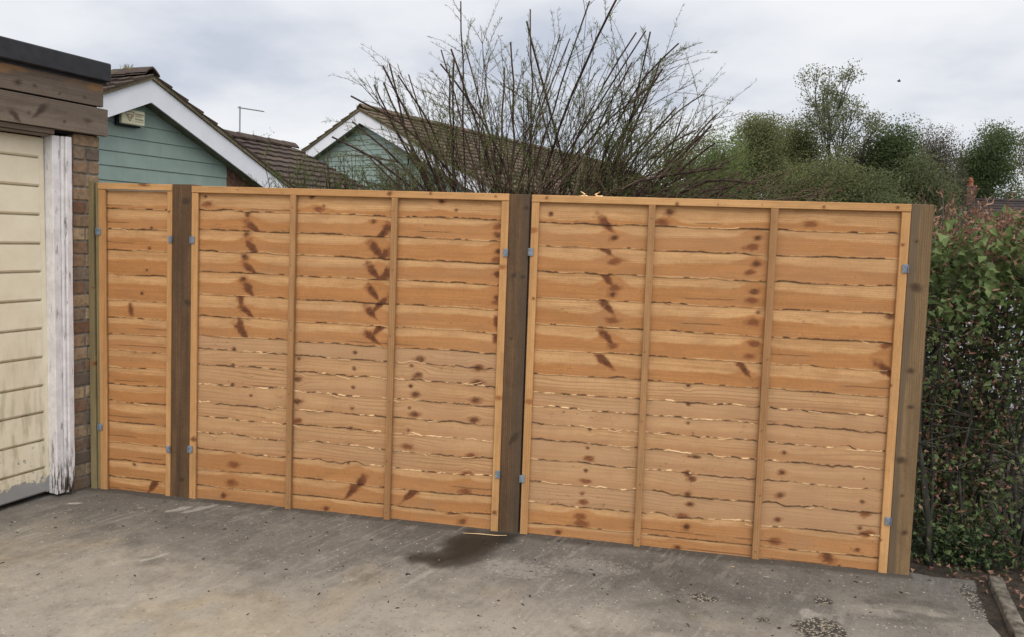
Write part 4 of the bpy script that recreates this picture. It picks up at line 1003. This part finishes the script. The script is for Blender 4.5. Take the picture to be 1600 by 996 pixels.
# far bungalow at the right with a chimney
b3 = empty('bungalow', (21, 46, 0), 'distant low bungalow with a dark roof and a red brick chimney, right of the fence', 'bungalow')
yf, yb_ = 43.0, 49.0; zr = 4.78
mb = MB(); tiled_slope(mb, np.array([17.6, 46.0, zr]), np.array([1., 0, 0]), np.array([0, -1., 0]), 12, 3.3, .55, seed=22, tw=.33); tiled_slope(mb, np.array([17.6, 46.0, zr]), np.array([1., 0, 0]), np.array([0, 1., 0]), 12, 3.3, .55, seed=23, tw=.33)
rf3 = child(mb, 'roof', M['fartile'], b3)
mb = MB(); ridge(mb, np.array([17.6, 46, zr+.05]), np.array([1., 0, 0]), np.array([0, 1., 0]), 12, 25); child(mb, 'ridge_tiles', M['fartile'], rf3)
mb = MB(); mb.bbox((21.45, 45.3, 4.0), (21.93, 45.75, 5.62), .02); mb.bbox((21.41, 45.26, 5.50), (21.97, 45.79, 5.59), .02); ch = child(mb, 'chimney', simple('red_brown_brick', (.17,.085,.065), .9, .4, 30), b3)
def lathe(mb, prof, c, k=12):
    a = np.arange(k)*2*math.pi/k; V = np.concatenate([np.stack([c[0]+r*np.cos(a), c[1]+r*np.sin(a), np.full(k, c[2]+z)], -1) for r, z in prof]); F = []
    for i in range(len(prof)-1):
        j = np.arange(k); F.append(np.stack([i*k+j, i*k+(j+1) % k, (i+1)*k+(j+1) % k, (i+1)*k+j], -1))
    mb.add(V, [np.concatenate(F), (np.arange(k)+(len(prof)-1)*k)[None, :]])
mb = MB(); lathe(mb, [(.16, 0), (.15, .22), (.18, .24), (.18, .30), (.13, .31), (.13, .42), (.06, .48)], (21.69, 45.52, 5.62)); child(mb, 'chimney_pot', M['terracotta'], b3)
mb = MB(); mb.box((17.9, yf+.2, 0), (29.3, yb_-.2, 3.0)); mb.add(np.array([(17.9, yf+.2, 3.0), (17.9, yb_-.2, 3.0), (17.9, 46, 4.6)]), np.array([(0, 1, 2)])); child(mb, 'wall', simple('far_red_brick', (.20,.06,.045), .9, .4, 20), b3)

# ------------------------------------------------------------------ plants
def leaf_quads(mb, P, D, L, W, rr, curl=.3, col=None, fold=True):
    """many leaves at once: P base points, D directions, L lengths, W widths; each leaf is a folded, bent blade"""
    n = len(P); D = D/np.linalg.norm(D, axis=1)[:, None]
    R = rr.normal(size=(n, 3)); S = np.cross(D, R); S /= np.linalg.norm(S, axis=1)[:, None]+1e-9; N = np.cross(S, D)
    L = np.broadcast_to(L, (n,))[:, None]; W = np.broadcast_to(W, (n,))[:, None]
    cu = (rr.uniform(-1, 1, (n, 1))*.5+.5)*curl
    mid = P+D*L*.5+N*L*cu*.25; tip = P+D*L*(1-.25*cu)+N*L*cu*-.35
    a = mid+S*W*.5+N*W*.18; b = mid-S*W*.5+N*W*.18
    V = np.stack([P, a, tip, b, mid], 1).reshape(-1, 3)
    i = np.arange(n)[:, None]*5
    F = np.concatenate([i+np.array([[0, 1, 4]]), i+np.array([[1, 2, 4]]), i+np.array([[2, 3, 4]]), i+np.array([[3, 0, 4]])])
    if col is None: col = np.stack([rr.random(n), (rr.random(n))**2, rr.random(n), np.ones(n)], -1)
    mb.add(V, F, leaf=np.repeat(col, 5, 0))

# --- the big cut-back shrub behind the fence
M['shrubleaf'] = leaf_mat('narrow_grey_green_leaves', (.085,.11,.032), (.18,.205,.075), (.14,.19,.05), .4)
rr = np.random.default_rng(21)
sh = empty('shrub', (1.45, 3.2, 0), 'large bare multi-stemmed shrub with cut stems and sparse leaves behind the middle fence post', 'shrub')
stems = MB(); twigs = MB(); lv = MB()
K = 2.55 # scale of the fan
Cc = np.array([1.42, 3.2, 1.15])
def rad(phi):      # fan radius against angle from vertical (degrees)
    return np.interp(phi, [-75, -60, -45, -30, -10, 0, 15, 28, 40, 52, 62, 75, 85], [1.5, 2.05, 2.45, 2.5, 2.6, 2.72, 2.72, 2.62, 2.5, 2.42, 2.3, 2.2, 2.1])
LP_, LD_ = [], []
def twig_set(P, n, lmin, lmax, tmin=.45, leafy=1.0):
    """fine side shoots along a stem, each with narrow leaves"""
    for q in range(n):
        t = rr.uniform(tmin, .98)*(len(P)-1); i = int(t); f = t-i
        p = P[i]*(1-f)+P[min(i+1, len(P)-1)]*f; d = P[min(i+1, len(P)-1)]-P[max(i-1, 0)]; d = d/np.linalg.norm(d)
        s = rr.normal(size=3); s[1] *= .8; s -= d*(s@d); s /= np.linalg.norm(s)
        L = rr.uniform(lmin, lmax); dd = d*.8+s*rr.uniform(.25, .8)+np.array([0, 0, .12]); dd /= np.linalg.norm(dd)
        k = 5; tt = np.linspace(0, 1, k)[:, None]
        T = p+dd*L*tt+(s*.12+np.array([0, 0, -.05]))*L*tt**2+rr.normal(0, .006, (k, 3))*tt
        twigs.tube(T, np.linspace(.0028, .0010, k), 3, cap=False)
        m = int(L*leafy*rr.uniform(45, 115))
        for z in range(m):
            u = rr.uniform(.12, 1.0)*(k-1); a = int(u); g = u-a
            LP_.append(T[a]*(1-g)+T[min(a+1, k-1)]*g); v = rr.normal(size=3); LD_.append(dd*1.0+v/np.linalg.norm(v)*.75)
forks = []
for q in range(15):        # heavy limbs from the stool to their forks
    fx = np.interp(q, [0, 3, 7, 11, 14], [-.95, -.55, .05, .65, 1.25])+rr.normal(0, .08)
    base = np.array([1.42+fx*.30+rr.normal(0, .05), 3.2+rr.normal(0, .18), -.02])
    fk = np.array([1.42+fx*.95, 3.2+rr.normal(0, .35), np.interp(abs(fx), [0, .6, 1.25], [1.75, 1.7, 1.62])+rr.normal(0, .16)])
    t = np.linspace(0, 1, 9)[:, None]; P = base+(fk-base)*t; P[:, 0] += (fx*.12)*np.sin(t[:, 0]*math.pi)*-1; P += rr.normal(0, .012, P.shape)
    stems.tube(P, np.linspace(.034, .021, 9)*rr.uniform(.8, 1.15), 7); forks.append(P)
nst = 190
for q in range(nst):
    phi = (rr.uniform(22, 74) if rr.random() < .44 else rr.uniform(-66, 40)) if q > 60 else np.interp(q, [0, 60], [-62, 74])+rr.normal(0, 2)
    ph = math.radians(phi)
    fi = int(np.clip(np.interp(phi, [-75, 80], [-.6, 14.6])+rr.normal(0, 2.2), 0, 14)); FP = forks[fi]
    st = FP[rr.integers(5, 9)]
    cut = rr.random() < .34
    R = rad(phi)*(rr.uniform(.83, 1.0) if cut else rr.uniform(.5, .97))
    tip = Cc+np.array([math.sin(ph)*R, rr.normal(0, .45), math.cos(ph)*R])
    if tip[2] < 1.7: tip[2] = 1.75+rr.uniform(0, .3)
    t = np.linspace(0, 1, 10)[:, None]; d = tip-st
    bow = rr.normal(0, .08)-(.16*abs(math.sin(ph)) if abs(phi) > 20 else 0)*rr.uniform(.2, 1.2)
    P = st+d*t+np.array([0, 0, 1.])*(-bow*np.linalg.norm(d)*np.sin(t*math.pi)*abs(math.sin(ph)))+np.array([1., 0, 0])*(rr.normal(0, .035)*np.linalg.norm(d)*np.sin(t*math.pi))
    P += rr.normal(0, .008, P.shape)*np.sin(t*math.pi)
    r0 = rr.uniform(.0095, .0155) if cut else rr.uniform(.005, .009)
    stems.tube(P, np.linspace(r0, r0*(.62 if cut else .3), 10), 6 if cut else 5)
    twig_set(P, int(rr.integers(5, 11)), .14, .5, .3 if phi < 30 else .4, 1.0 if phi < 40 else .7)
    if rr.random() < .7:     # a secondary branch
        i = rr.integers(3, 7); b0 = P[i]; dd = (P[i+1]-P[i]); dd /= np.linalg.norm(dd); s = rr.normal(size=3)*.45; dd = dd+s; dd /= np.linalg.norm(dd)
        L = rr.uniform(.3, .9)*R*.42; t = np.linspace(0, 1, 7)[:, None]
        if b0[2]+dd[2]*L > 1.75:
            Q = b0+dd*L*t+np.array([0, 0, .12])*L*t**2; stems.tube(Q, np.linspace(r0*.55, .0022, 7), 4, cap=False); twig_set(Q, int(rr.integers(3, 7)), .12, .42, .25, 1.0)
# denser leafy shoots low in the middle
for q in range(150):
    x = rr.uniform(-.1, 2.0); p = np.array([1.42+(x-1.42)*.75, 3.2+rr.normal(0, .4), rr.uniform(1.3, 1.9)]); d = np.array([(x-1.4)*.45+rr.normal(0, .35), rr.normal(0, .3), 1.]); d /= np.linalg.norm(d); L = rr.uniform(.3, .85); t = np.linspace(0, 1, 6)[:, None]
    P = p+d*L*t+rr.normal(0, .025, (6, 3))*t; twigs.tube(P, np.linspace(rr.uniform(.003, .006), .0014, 6), 4, cap=False); twig_set(P, 3, .1, .32, .2, 1.0)
# tangle of dead twigs low down, especially to the right
for q in range(620):
    x = rr.uniform(-.4, 3.9) if q % 3 == 0 else rr.uniform(1.5, 3.95); p = np.array([x, 3.2+rr.normal(0, .45), rr.uniform(1.2, 1.95 if q % 3 == 0 else 2.1)])
    lean_ = (x-1.3)*.55+rr.normal(0, .5); d = np.array([lean_, rr.normal(0, .3), rr.uniform(.35, 1.1)]); d /= np.linalg.norm(d); L = rr.uniform(.25, .75)*(1 if x < 2.8 else .62)
    t = np.linspace(0, 1, 6)[:, None]; P = p+d*L*t+rr.normal(0, .02, (6, 3))*t+np.array([0, 0, -.12])*L*t**2
    twigs.tube(P, np.linspace(rr.uniform(.003, .007), .0014, 6), 4, cap=False)
    if rr.random() < .35: twig_set(P, 2, .1, .3, .3, .55)
shrub_leaf = (LP_, LD_)
leaf_quads(lv, np.array(LP_), np.array(LD_), rr.uniform(.025, .060, len(LP_)), rr.uniform(.0032, .006, len(LP_)), rr, .5)
child(stems, 'stems', M['stem'], sh, True); child(twigs, 'twigs', M['twig'], sh); child(lv, 'leaves', M['shrubleaf'], sh)

# --- a lower twiggy shrub to its left
sh2 = empty('shrub', (-.35, 3.1, 0), 'low twiggy olive shrub in front of the roof between the two green gables', 'shrub')
stems = MB(); twigs = stems; lv = MB(); LP_.clear(); LD_.clear()
for q in range(95):
    b0 = np.array([-.35+rr.normal(0, .10), 3.1+rr.normal(0, .12), -.03]); x = rr.uniform(-1.15, .45)
    tp = np.array([x, 3.1+rr.normal(0, .35), rr.uniform(1.95, 2.42)*(1-.10*abs(x+.35))]); t = np.linspace(0, 1, 9)[:, None]
    P = b0+(tp-b0)*t+rr.normal(0, .02, (9, 3))*np.sin(t*math.pi); P[:, 0] += (x+.35)*.25*np.sin(t[:, 0]*math.pi); r0 = rr.uniform(.004, .010)
    stems.tube(P, np.linspace(r0, r0*.3, 9), 5); twig_set(P, int(rr.integers(4, 9)), .12, .36, .62, 1.1)
leaf_quads(lv, np.array(LP_), np.array(LD_), rr.uniform(.025, .055, len(LP_)), rr.uniform(.004, .007, len(LP_)), rr, .5)
child(stems, 'stems', M['stem'], sh2, True); child(lv, 'leaves', M['shrubleaf'], sh2)

# --- hedge beyond the last post
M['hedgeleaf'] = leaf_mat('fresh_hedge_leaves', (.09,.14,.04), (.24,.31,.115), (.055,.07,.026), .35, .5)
M['deadleaf'] = leaf_mat('curled_brown_leaves', (.18,.09,.05), (.40,.26,.165), (.32,.14,.11), .25, .7)
rr = np.random.default_rng(33)
hg = empty('hedge', (4.35, 1.4, 0), 'leafy hedge with fresh green leaves and curled brown ones beside the end post', 'hedge')
hs = MB(); hl = MB(); hd = MB()
def hw(z, y): return 3.93+.04*math.sin(y*3), np.interp(z, [0, .5, 1.2, 1.75], [4.62, 4.86, 4.98, 4.92])+.05*math.sin(y*4+z*3)
P, D, Ls, Ws, Cl = [], [], [], [], []; P2_, D2_, L2_, W2_ = [], [], [], []
for q in range(38):     # main stems
    y = .25+abs(rr.normal(0, .9)); x = rr.uniform(4.0, 4.75) if q else 4.05
    if q == 0: y = .22
    if q == 1: x, y = 4.28, .38
    tp = np.array([x+rr.normal(0, .14), y+rr.normal(0, .15), rr.uniform(1.25, 1.85)]); t = np.linspace(0, 1, 8)[:, None]
    S = np.array([x, y, -.03])*(1-t)+tp*t+rr.normal(0, .03, (8, 3))*np.sin(t*math.pi)+np.array([rr.normal(0, .06), rr.normal(0, .06), 0])*np.sin(t*math.pi)*(q > 0)
    r0 = .019 if q == 0 else rr.uniform(.006, .014); hs.tube(S, np.linspace(r0, r0*.35, 8), 6)
    for b_ in range(12):
        i = rr.integers(1, 7); d = rr.normal(size=3); d[2] = abs(d[2])*.7; d[1] -= .3; d /= np.linalg.norm(d); L = rr.uniform(.12, .40); tt = np.linspace(0, 1, 5)[:, None]
        B_ = S[i]+d*L*tt+rr.normal(0, .012, (5, 3))*tt
        B_[:, 0] = np.clip(B_[:, 0], 3.91, 5.0)
        hs.tube(np.concatenate([S[i][None], B_[1:]]), np.linspace(.0045, .0015, 5), 4, cap=False)
n = 0
while n < 8600:
    y = .12+abs(rr.normal(0, .55)); z = rr.uniform(.0, 1.80)**1.0; x0, x1 = hw(z, y)
    x = rr.uniform(x0-.02, x1)
    # front skin is denser; gaps low down
    g = fbm(x*5.5, z*5.5, 3, 3)*.6+fbm(y*6, z*6, 8, 2)*.4
    dens = np.interp(z, [0, .25, .8, 1.15, 1.5, 1.8], [.26, .15, .12, .26, .85, .75])*sstep(.36, .58, g)*1.25
    if rr.random() > dens: continue
    n += 1
    dead = rr.random() < np.interp(z, [0, .9, 1.45, 1.62, 1.8], [.22, .24, .22, .60, .92])
    up = np.array([rr.normal(0, .8), rr.normal(-.5, .7), rr.normal(.05 if z < 1.6 else .45, .7)])
    if dead: P2_.append((x, y, z)); D2_.append(up+[0, 0, .3*(z > 1.6)]); L2_.append(rr.uniform(.022, .055)); W2_.append(rr.uniform(.007, .018))
    else: P.append((x, y, z)); D.append(up+[0, 0, -.35]); q_ = np.interp(z, [0, 1.1, 1.4], [.62, .7, 1.15])*rr.uniform(.7, 1.25); Ls.append(q_*rr.uniform(.035, .07)); Ws.append(q_*rr.uniform(.024, .046)); Cl.append((np.clip(rr.normal(.5+.25*(z > 1.4), .25), 0, 1), np.clip(rr.normal(np.interp(z, [0, 1, 1.6], [.55, .5, .1]), .25), 0, 1), 0, 1))  # lower leaves coloured darker for the shade low in the hedge
# the inside of the hedge: a close mass of small leaves coloured dark to stand for shade and old brown ones
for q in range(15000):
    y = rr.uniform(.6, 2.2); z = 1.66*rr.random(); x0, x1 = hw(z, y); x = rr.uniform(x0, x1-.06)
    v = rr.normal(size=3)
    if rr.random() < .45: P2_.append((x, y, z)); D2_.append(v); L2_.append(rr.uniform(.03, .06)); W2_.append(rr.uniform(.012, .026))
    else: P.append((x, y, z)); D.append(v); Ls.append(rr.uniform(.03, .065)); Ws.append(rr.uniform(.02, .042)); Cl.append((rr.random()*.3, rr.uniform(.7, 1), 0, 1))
# shoots sticking out of the top, with brown rolled leaves
for q in range(70):
    x = rr.uniform(3.95, 4.95); y = .15+abs(rr.normal(0, .5)); z0 = rr.uniform(1.62, 1.74); L = rr.uniform(.08, .24); d = np.array([rr.normal(.12, .28), rr.normal(0, .3), 1.]); d /= np.linalg.norm(d); t = np.linspace(0, 1, 5)[:, None]
    T = np.array([x, y, z0])+d*L*t; hs.tube(T, np.linspace(.0035, .0015, 5), 4, cap=False)
    for u in range(rr.integers(3, 8)):
        f = rr.uniform(.2, 1); P2_.append(tuple(np.array([x, y, z0])+d*L*f)); D2_.append(d+rr.normal(0, .5, 3)); L2_.append(rr.uniform(.04, .075)); W2_.append(rr.uniform(.006, .013))
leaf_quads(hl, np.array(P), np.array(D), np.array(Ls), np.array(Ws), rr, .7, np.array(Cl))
leaf_quads(hd, np.array(P2_), np.array(D2_), np.array(L2_), np.array(W2_), rr, 1.2)
hs.tube(np.array([(4.0, .2, -.05), (4.05, .22, -.03), (4.28, .38, -.035), (4.4, .7, -.05), (4.4, 2.4, -.05)]), .012, 5)
for y in (.3, .6, .9, 1.3, 1.8): hs.tube(np.array([(3.98, y, -.04), (4.4, y, -.045), (4.8, y, -.04)]), .011, 5)
child(hs, 'stems', M['bark_tone'], hg, True); child(hl, 'leaves', M['hedgeleaf'], hg); child(hd, 'brown_leaves', M['deadleaf'], hg)
# dead hedge post
hp = MB(); hp.tube(np.array([(4.86, .35, -.05), (4.865, .35, .9), (4.87, .35, 1.77)]), [.013, .013, .012], 7)
tag(hp.build('hedge_stake', M['stem']), 'thin dark stake standing in the hedge', 'stake')
# low dark ground-cover plant at the hedge foot and leaf litter
gcv = MB(); n = 1500; pp = np.stack([rr.normal(4.22, .16, n), .20+np.abs(rr.normal(0, .16, n)), np.abs(rr.normal(0, .09, n))], -1); pp = pp[(pp[:, 0] > 3.9)]
leaf_quads(gcv, pp, rr.normal(size=(len(pp), 3))+[0, -.5, .3], rr.uniform(.02, .045, len(pp)), rr.uniform(.012, .026, len(pp)), rr, .6)
tag(gcv.build('ground_cover', leaf_mat('dark_ivy', (.014,.028,.012), (.035,.055,.02), (.06,.085,.03), .1)), 'low dark green ground cover at the foot of the hedge', 'ground cover', kind='stuff')
lit = MB(); n = 700; pp = np.stack([rr.uniform(3.9, 5.3, n), rr.uniform(-.9, .9, n), rr.uniform(-.02, .0, n)], -1)
pp = pp[(pp[:, 0] > np.interp(-pp[:, 1], [-1, -.05, .1, .55, 1], [3.9, 3.9, 4.32, 4.2, 4.1]))]
leaf_quads(lit, pp, rr.normal(size=(len(pp), 3))*[1, 1, .25], rr.uniform(.02, .05, len(pp)), rr.uniform(.01, .026, len(pp)), rr, 1.0)
tag(lit.build('leaf_litter', M['deadleaf']), 'brown leaf litter on the soil by the kerb', 'leaf litter', kind='stuff')
# --- small yellow-green bush behind the hedge
ys_ = MB(); n = 2600; d = rr.normal(size=(n, 3)); d /= np.linalg.norm(d, axis=1)[:, None]; pp = np.array([6.35, 2.6, 1.0])+d*np.array([.55, .55, .75])*rr.uniform(.55, 1.05, (n, 1)); 
yb = empty('bush', (6.35, 2.6, 0), 'yellow green bush behind the hedge at the right edge', 'bush')
leaf_quads(ys_, pp, d+rr.normal(size=(n, 3))*.8, rr.uniform(.04, .08, n), rr.uniform(.02, .04, n), rr, .5); child(ys_, 'leaves', leaf_mat('yellow_green_leaves', (.18,.20,.03), (.30,.30,.05), None, .3), yb)
st = MB()
for q in range(9): st.tube(np.array([(6.35+rr.normal(0, .06), 2.6+rr.normal(0, .06), -.06), (6.35+rr.normal(0, .2), 2.6+rr.normal(0, .2), .6), (6.35+rr.normal(0, .35), 2.6+rr.normal(0, .35), 1.2)]), [.014, .010, .003], 5)
child(st, 'stems', M['bark_tone'], yb)

# --- trees of the distant belt
def grow(mb, tips, p, d, L, r, lev, rr, spread, up, seglist=None):
    k = 5; t = np.linspace(0, 1, k)[:, None]; bend = rr.normal(0, .10, 3)
    P = p+d*L*t+bend*L*t**2; mb.tube(P, np.linspace(r, r*.62, k), 6 if r > .05 else (4 if r > .015 else 3), cap=False)
    e_ = P[-1]; dd = P[-1]-P[-2]; dd /= np.linalg.norm(dd)
    if lev == 0: tips.append((e_, dd)); return
    nchild = int(rr.integers(2, 4)) if lev > 1 else 3
    for c in range(nchild):
        s = rr.normal(size=3); s -= dd*(s@dd); s /= np.linalg.norm(s)+1e-9
        nd = dd+s*rr.uniform(.35, 1.0)*spread+np.array([0, 0, up]); nd /= np.linalg.norm(nd)
        grow(mb, tips, e_, nd, L*rr.uniform(.62, .86), r*rr.uniform(.55, .68), lev-1, rr, spread, up)
    if lev >= 2:     # side shoot halfway
        s = rr.normal(size=3); nd = dd*.5+s/np.linalg.norm(s); nd[2] += up; nd /= np.linalg.norm(nd); grow(mb, tips, P[2], nd, L*.6, r*.42, lev-2, rr, spread, up)
def tree(x, y, h, label, leafm, nleaf, seed, spread=.8, up=.12, width=None, leaf=.13, bark_tone='bark_tone', lev=6, trunk=.24, puff=.55, low=True, rk=.016):
    if low: nleaf = int(nleaf*3.8); leaf *= .84
    rr = np.random.default_rng(seed)
    o = empty('tree', (x, y, 0), label, 'tree', 'trees of the far belt')
    mb = MB(); tips = []
    grow(mb, tips, np.array([0, 0, -.1]), np.array([rr.normal(0, .05), rr.normal(0, .05), 1.]), h*trunk, h*rk, lev, rr, spread, up)
    V = np.concatenate(mb.v); s = h/max(V[:, 2].max(), .1); 
    sx = s if width is None else width/(np.percentile(np.hypot(V[:, 0], V[:, 1]), 98)*2)
    sc = np.array([sx, sx, s]); mb.v = [v*sc for v in mb.v]
    # keep the crown over its foot
    off = np.mean([t[0] for t in tips], 0)*sc; zt = max(off[2], .1)
    def upright(v): return v-np.clip(v[:, 2:3]/zt, 0, 1.2)*np.array([[off[0], off[1], 0]])
    mb.v = [upright(v) for v in mb.v]
    mb.build('trunk', M[bark_tone], o)
    if nleaf:
        tp = upright(np.array([t[0] for t in tips])*sc)
        k = rr.integers(0, len(tp), nleaf)
        clump = rr.random(len(tp))
        pp = tp[k]+np.clip(rr.normal(0, 1, (nleaf, 3)), -1.5, 1.5)*puff*np.array([1, 1, .75])
        if low:      # undergrowth keeps the belt closed near the ground
            m_ = int(nleaf*.8); an = rr.uniform(0, 6.3, m_); rd = (width or h*.5)*.55*np.sqrt(rr.random(m_)); zz = rr.uniform(.2, h*.80, m_); rd = rd*np.sqrt(np.clip(1-(zz/(h*.92))**3, .1, 1))
            q2 = np.stack([rd*np.cos(an), rd*np.sin(an), zz], -1); gq = fbm(q2[:, 0]*.9+seed, q2[:, 2]*.9, seed, 3); q2 = q2[gq > .40]; pp = np.concatenate([pp, q2]); k = np.concatenate([k, rr.integers(0, len(tp), len(q2))])
        pp = pp[pp[:, 2] > .1]; k = k[:len(pp)]; n = len(pp)
        col = np.stack([np.clip(clump[k]*.7+rr.random(n)*.4-.05, 0, 1), np.clip(rr.random(n)*.6, 0, 1), rr.random(n), np.ones(n)], -1)
        lb = MB(); leaf_quads(lb, pp, rr.normal(size=(n, 3))+[0, 0, -.2], rr.uniform(.7, 1.4, n)*leaf, rr.uniform(.5, .9, n)*leaf, rr, .5, col); lb.build('crown', leafm, o)
    return o
LM = {'olive': leaf_mat('olive_leaves', (.175,.19,.078), (.30,.315,.13), (.12,.13,.06), .5),
      'pale': leaf_mat('pale_olive_leaves', (.15,.165,.075), (.255,.27,.125), (.11,.12,.06), .5),
      'dark': leaf_mat('dark_leaves', (.115,.14,.06), (.21,.24,.105), (.14,.135,.07), .5),
      'green': leaf_mat('mid_green_leaves', (.075,.11,.04), (.165,.215,.08), (.065,.08,.036), .45),
      'spring': leaf_mat('spring_leaves', (.15,.205,.06), (.27,.34,.115), (.12,.15,.05), .5),
      'brown': leaf_mat('brown_bud_leaves', (.105,.09,.06), (.17,.15,.095), (.075,.066,.045), .35)}
def tx(px, Y):     # x on the ground line of depth Y for a photo column, for planning the belt
    u = (px-800)/1154.45; d = np.array([.98314725, .17940836])*u+np.array([-.17715176, .98239479]); return 2.549+d[0]*(Y+3.82)/d[1]
TREES = [ # px, depth, height, leaf, n, spread, width, label, low, leaf size, extra
 (1085, 30, 6.2, 'spring', 5200, .8, 4.2, 'light spring-green tree showing through the right side of the bare shrub', True, .10, {}),
 (1165, 40, 8.3, 'olive', 7500, .9, 5.6, 'rounded olive tree at the left end of the far belt', True, .13, {}),
 (1215, 43, 8.9, 'olive', 7500, .9, 5.2, 'broad olive tree just left of the tall airy tree', True, .13, {}),
 (1288, 42, 11.6, 'pale', 9500, .62, 7.2, 'tallest tree, airy with thin upright branches and sparse leaves', False, .115, dict(up=.22, puff=.26)),
 (1270, 38, 6.4, 'olive', 5500, .9, 4.6, 'olive bushy tree at the foot of the tall airy tree', True, .13, {}),
 (1345, 44, 8.2, 'brown', 6500, .9, 4.6, 'brownish budding tree right of the tall airy tree', True, .12, {}),
 (1385, 42, 8.6, 'green', 6000, .9, 3.6, 'bright topped green tree left of the leafless tree', True, .14, {}),
 (1372, 37, 5.2, 'dark', 5000, .95, 3.6, 'low dark tree in front of the bright topped green tree', True, .13, {}),
 (1415, 48, 10.0, None, 0, .55, 5.2, 'leafless grey tree with fine upright twigs', False, .1, dict(bark_tone='barepale', up=.22, lev=6, rk=.027)),
 (1448, 45, 8.5, 'brown', 4200, .8, 4.6, 'brown twiggy tree between the leafless tree and the chimney', True, .11, {}),
 (1428, 40, 6.6, 'dark', 4000, .95, 3.8, 'low dark tree under the leafless tree', True, .13, {}),
 (1474, 52, 9.0, 'brown', 2200, .7, 5.6, 'thin see-through tree behind the chimney', False, .11, dict(bark_tone='barepale', lev=6, puff=.3, rk=.024)),
 (1526, 48, 9.6, 'green', 6800, .85, 4.4, 'deep green tree right of the chimney', True, .15, dict(puff=.5)),
 (1596, 50, 9.8, 'olive', 3600, .7, 4.8, 'thin leafed tree at the right edge of the view', False, .12, dict(puff=.35, bark_tone='barepale')),
 (1590, 55, 6.2, 'dark', 4000, .95, 5.5, 'low dark tree behind the far bungalow roof at the right edge', True, .14, {}),
 (1120, 46, 6.0, 'olive', 5200, .95, 5.6, 'low olive tree behind the spring-green tree', True, .13, {}),
 (1320, 50, 7.2, 'olive', 5200, .95, 6.0, 'low olive tree behind the tall airy tree', True, .14, {}),
 (1500, 58, 6.0, 'dark', 4200, .95, 6.0, 'low dark tree far behind the chimney', True, .14, {}),
 (400, 38, 7.1, 'spring', 1600, .8, 3.0, 'small pale green treetop above the bungalow roof near the aerial', False, .12, {}),
]
for i, (px, Y_, h, lf, n, sp, wd, lb, lw, ls, kw) in enumerate(TREES):
    tree(tx(px, Y_), Y_, h, lb, LM[lf] if lf else None, n, 100+i*7, sp, width=wd, leaf=ls, low=lw, **kw)

# --- bird
bi = MB(); bc = np.array([16.8, 43.9, 11.55])
lathe(bi, [(.0, -.16), (.05, -.12), (.085, -.03), (.08, .06), (.05, .11), (.045, .15), (.0, .19)], (0, 0, 0), 8)
Vb = bi.v[0].copy(); bi.v[0] = np.stack([Vb[:, 2], Vb[:, 1], Vb[:, 0]], -1)+bc
for s in (1, -1):
    bi.add(np.array([(.06, s*.05, .02), (-.06, s*.05, .02), (-.10, s*.20, .10), (.0, s*.26, .14), (-.09, s*.40, .08)])+bc, np.array([(0, 1, 2), (0, 2, 3), (3, 2, 4)]))
bi.add(np.array([(-.14, 0, 0), (-.27, .05, .0), (-.27, -.05, 0)])+bc, np.array([(0, 1, 2)]))
bi.v = [(v-bc)*.62+bc for v in bi.v]
tag(bi.build('bird', M['bird']), 'tiny dark bird flying in the grey sky above the trees', 'bird')
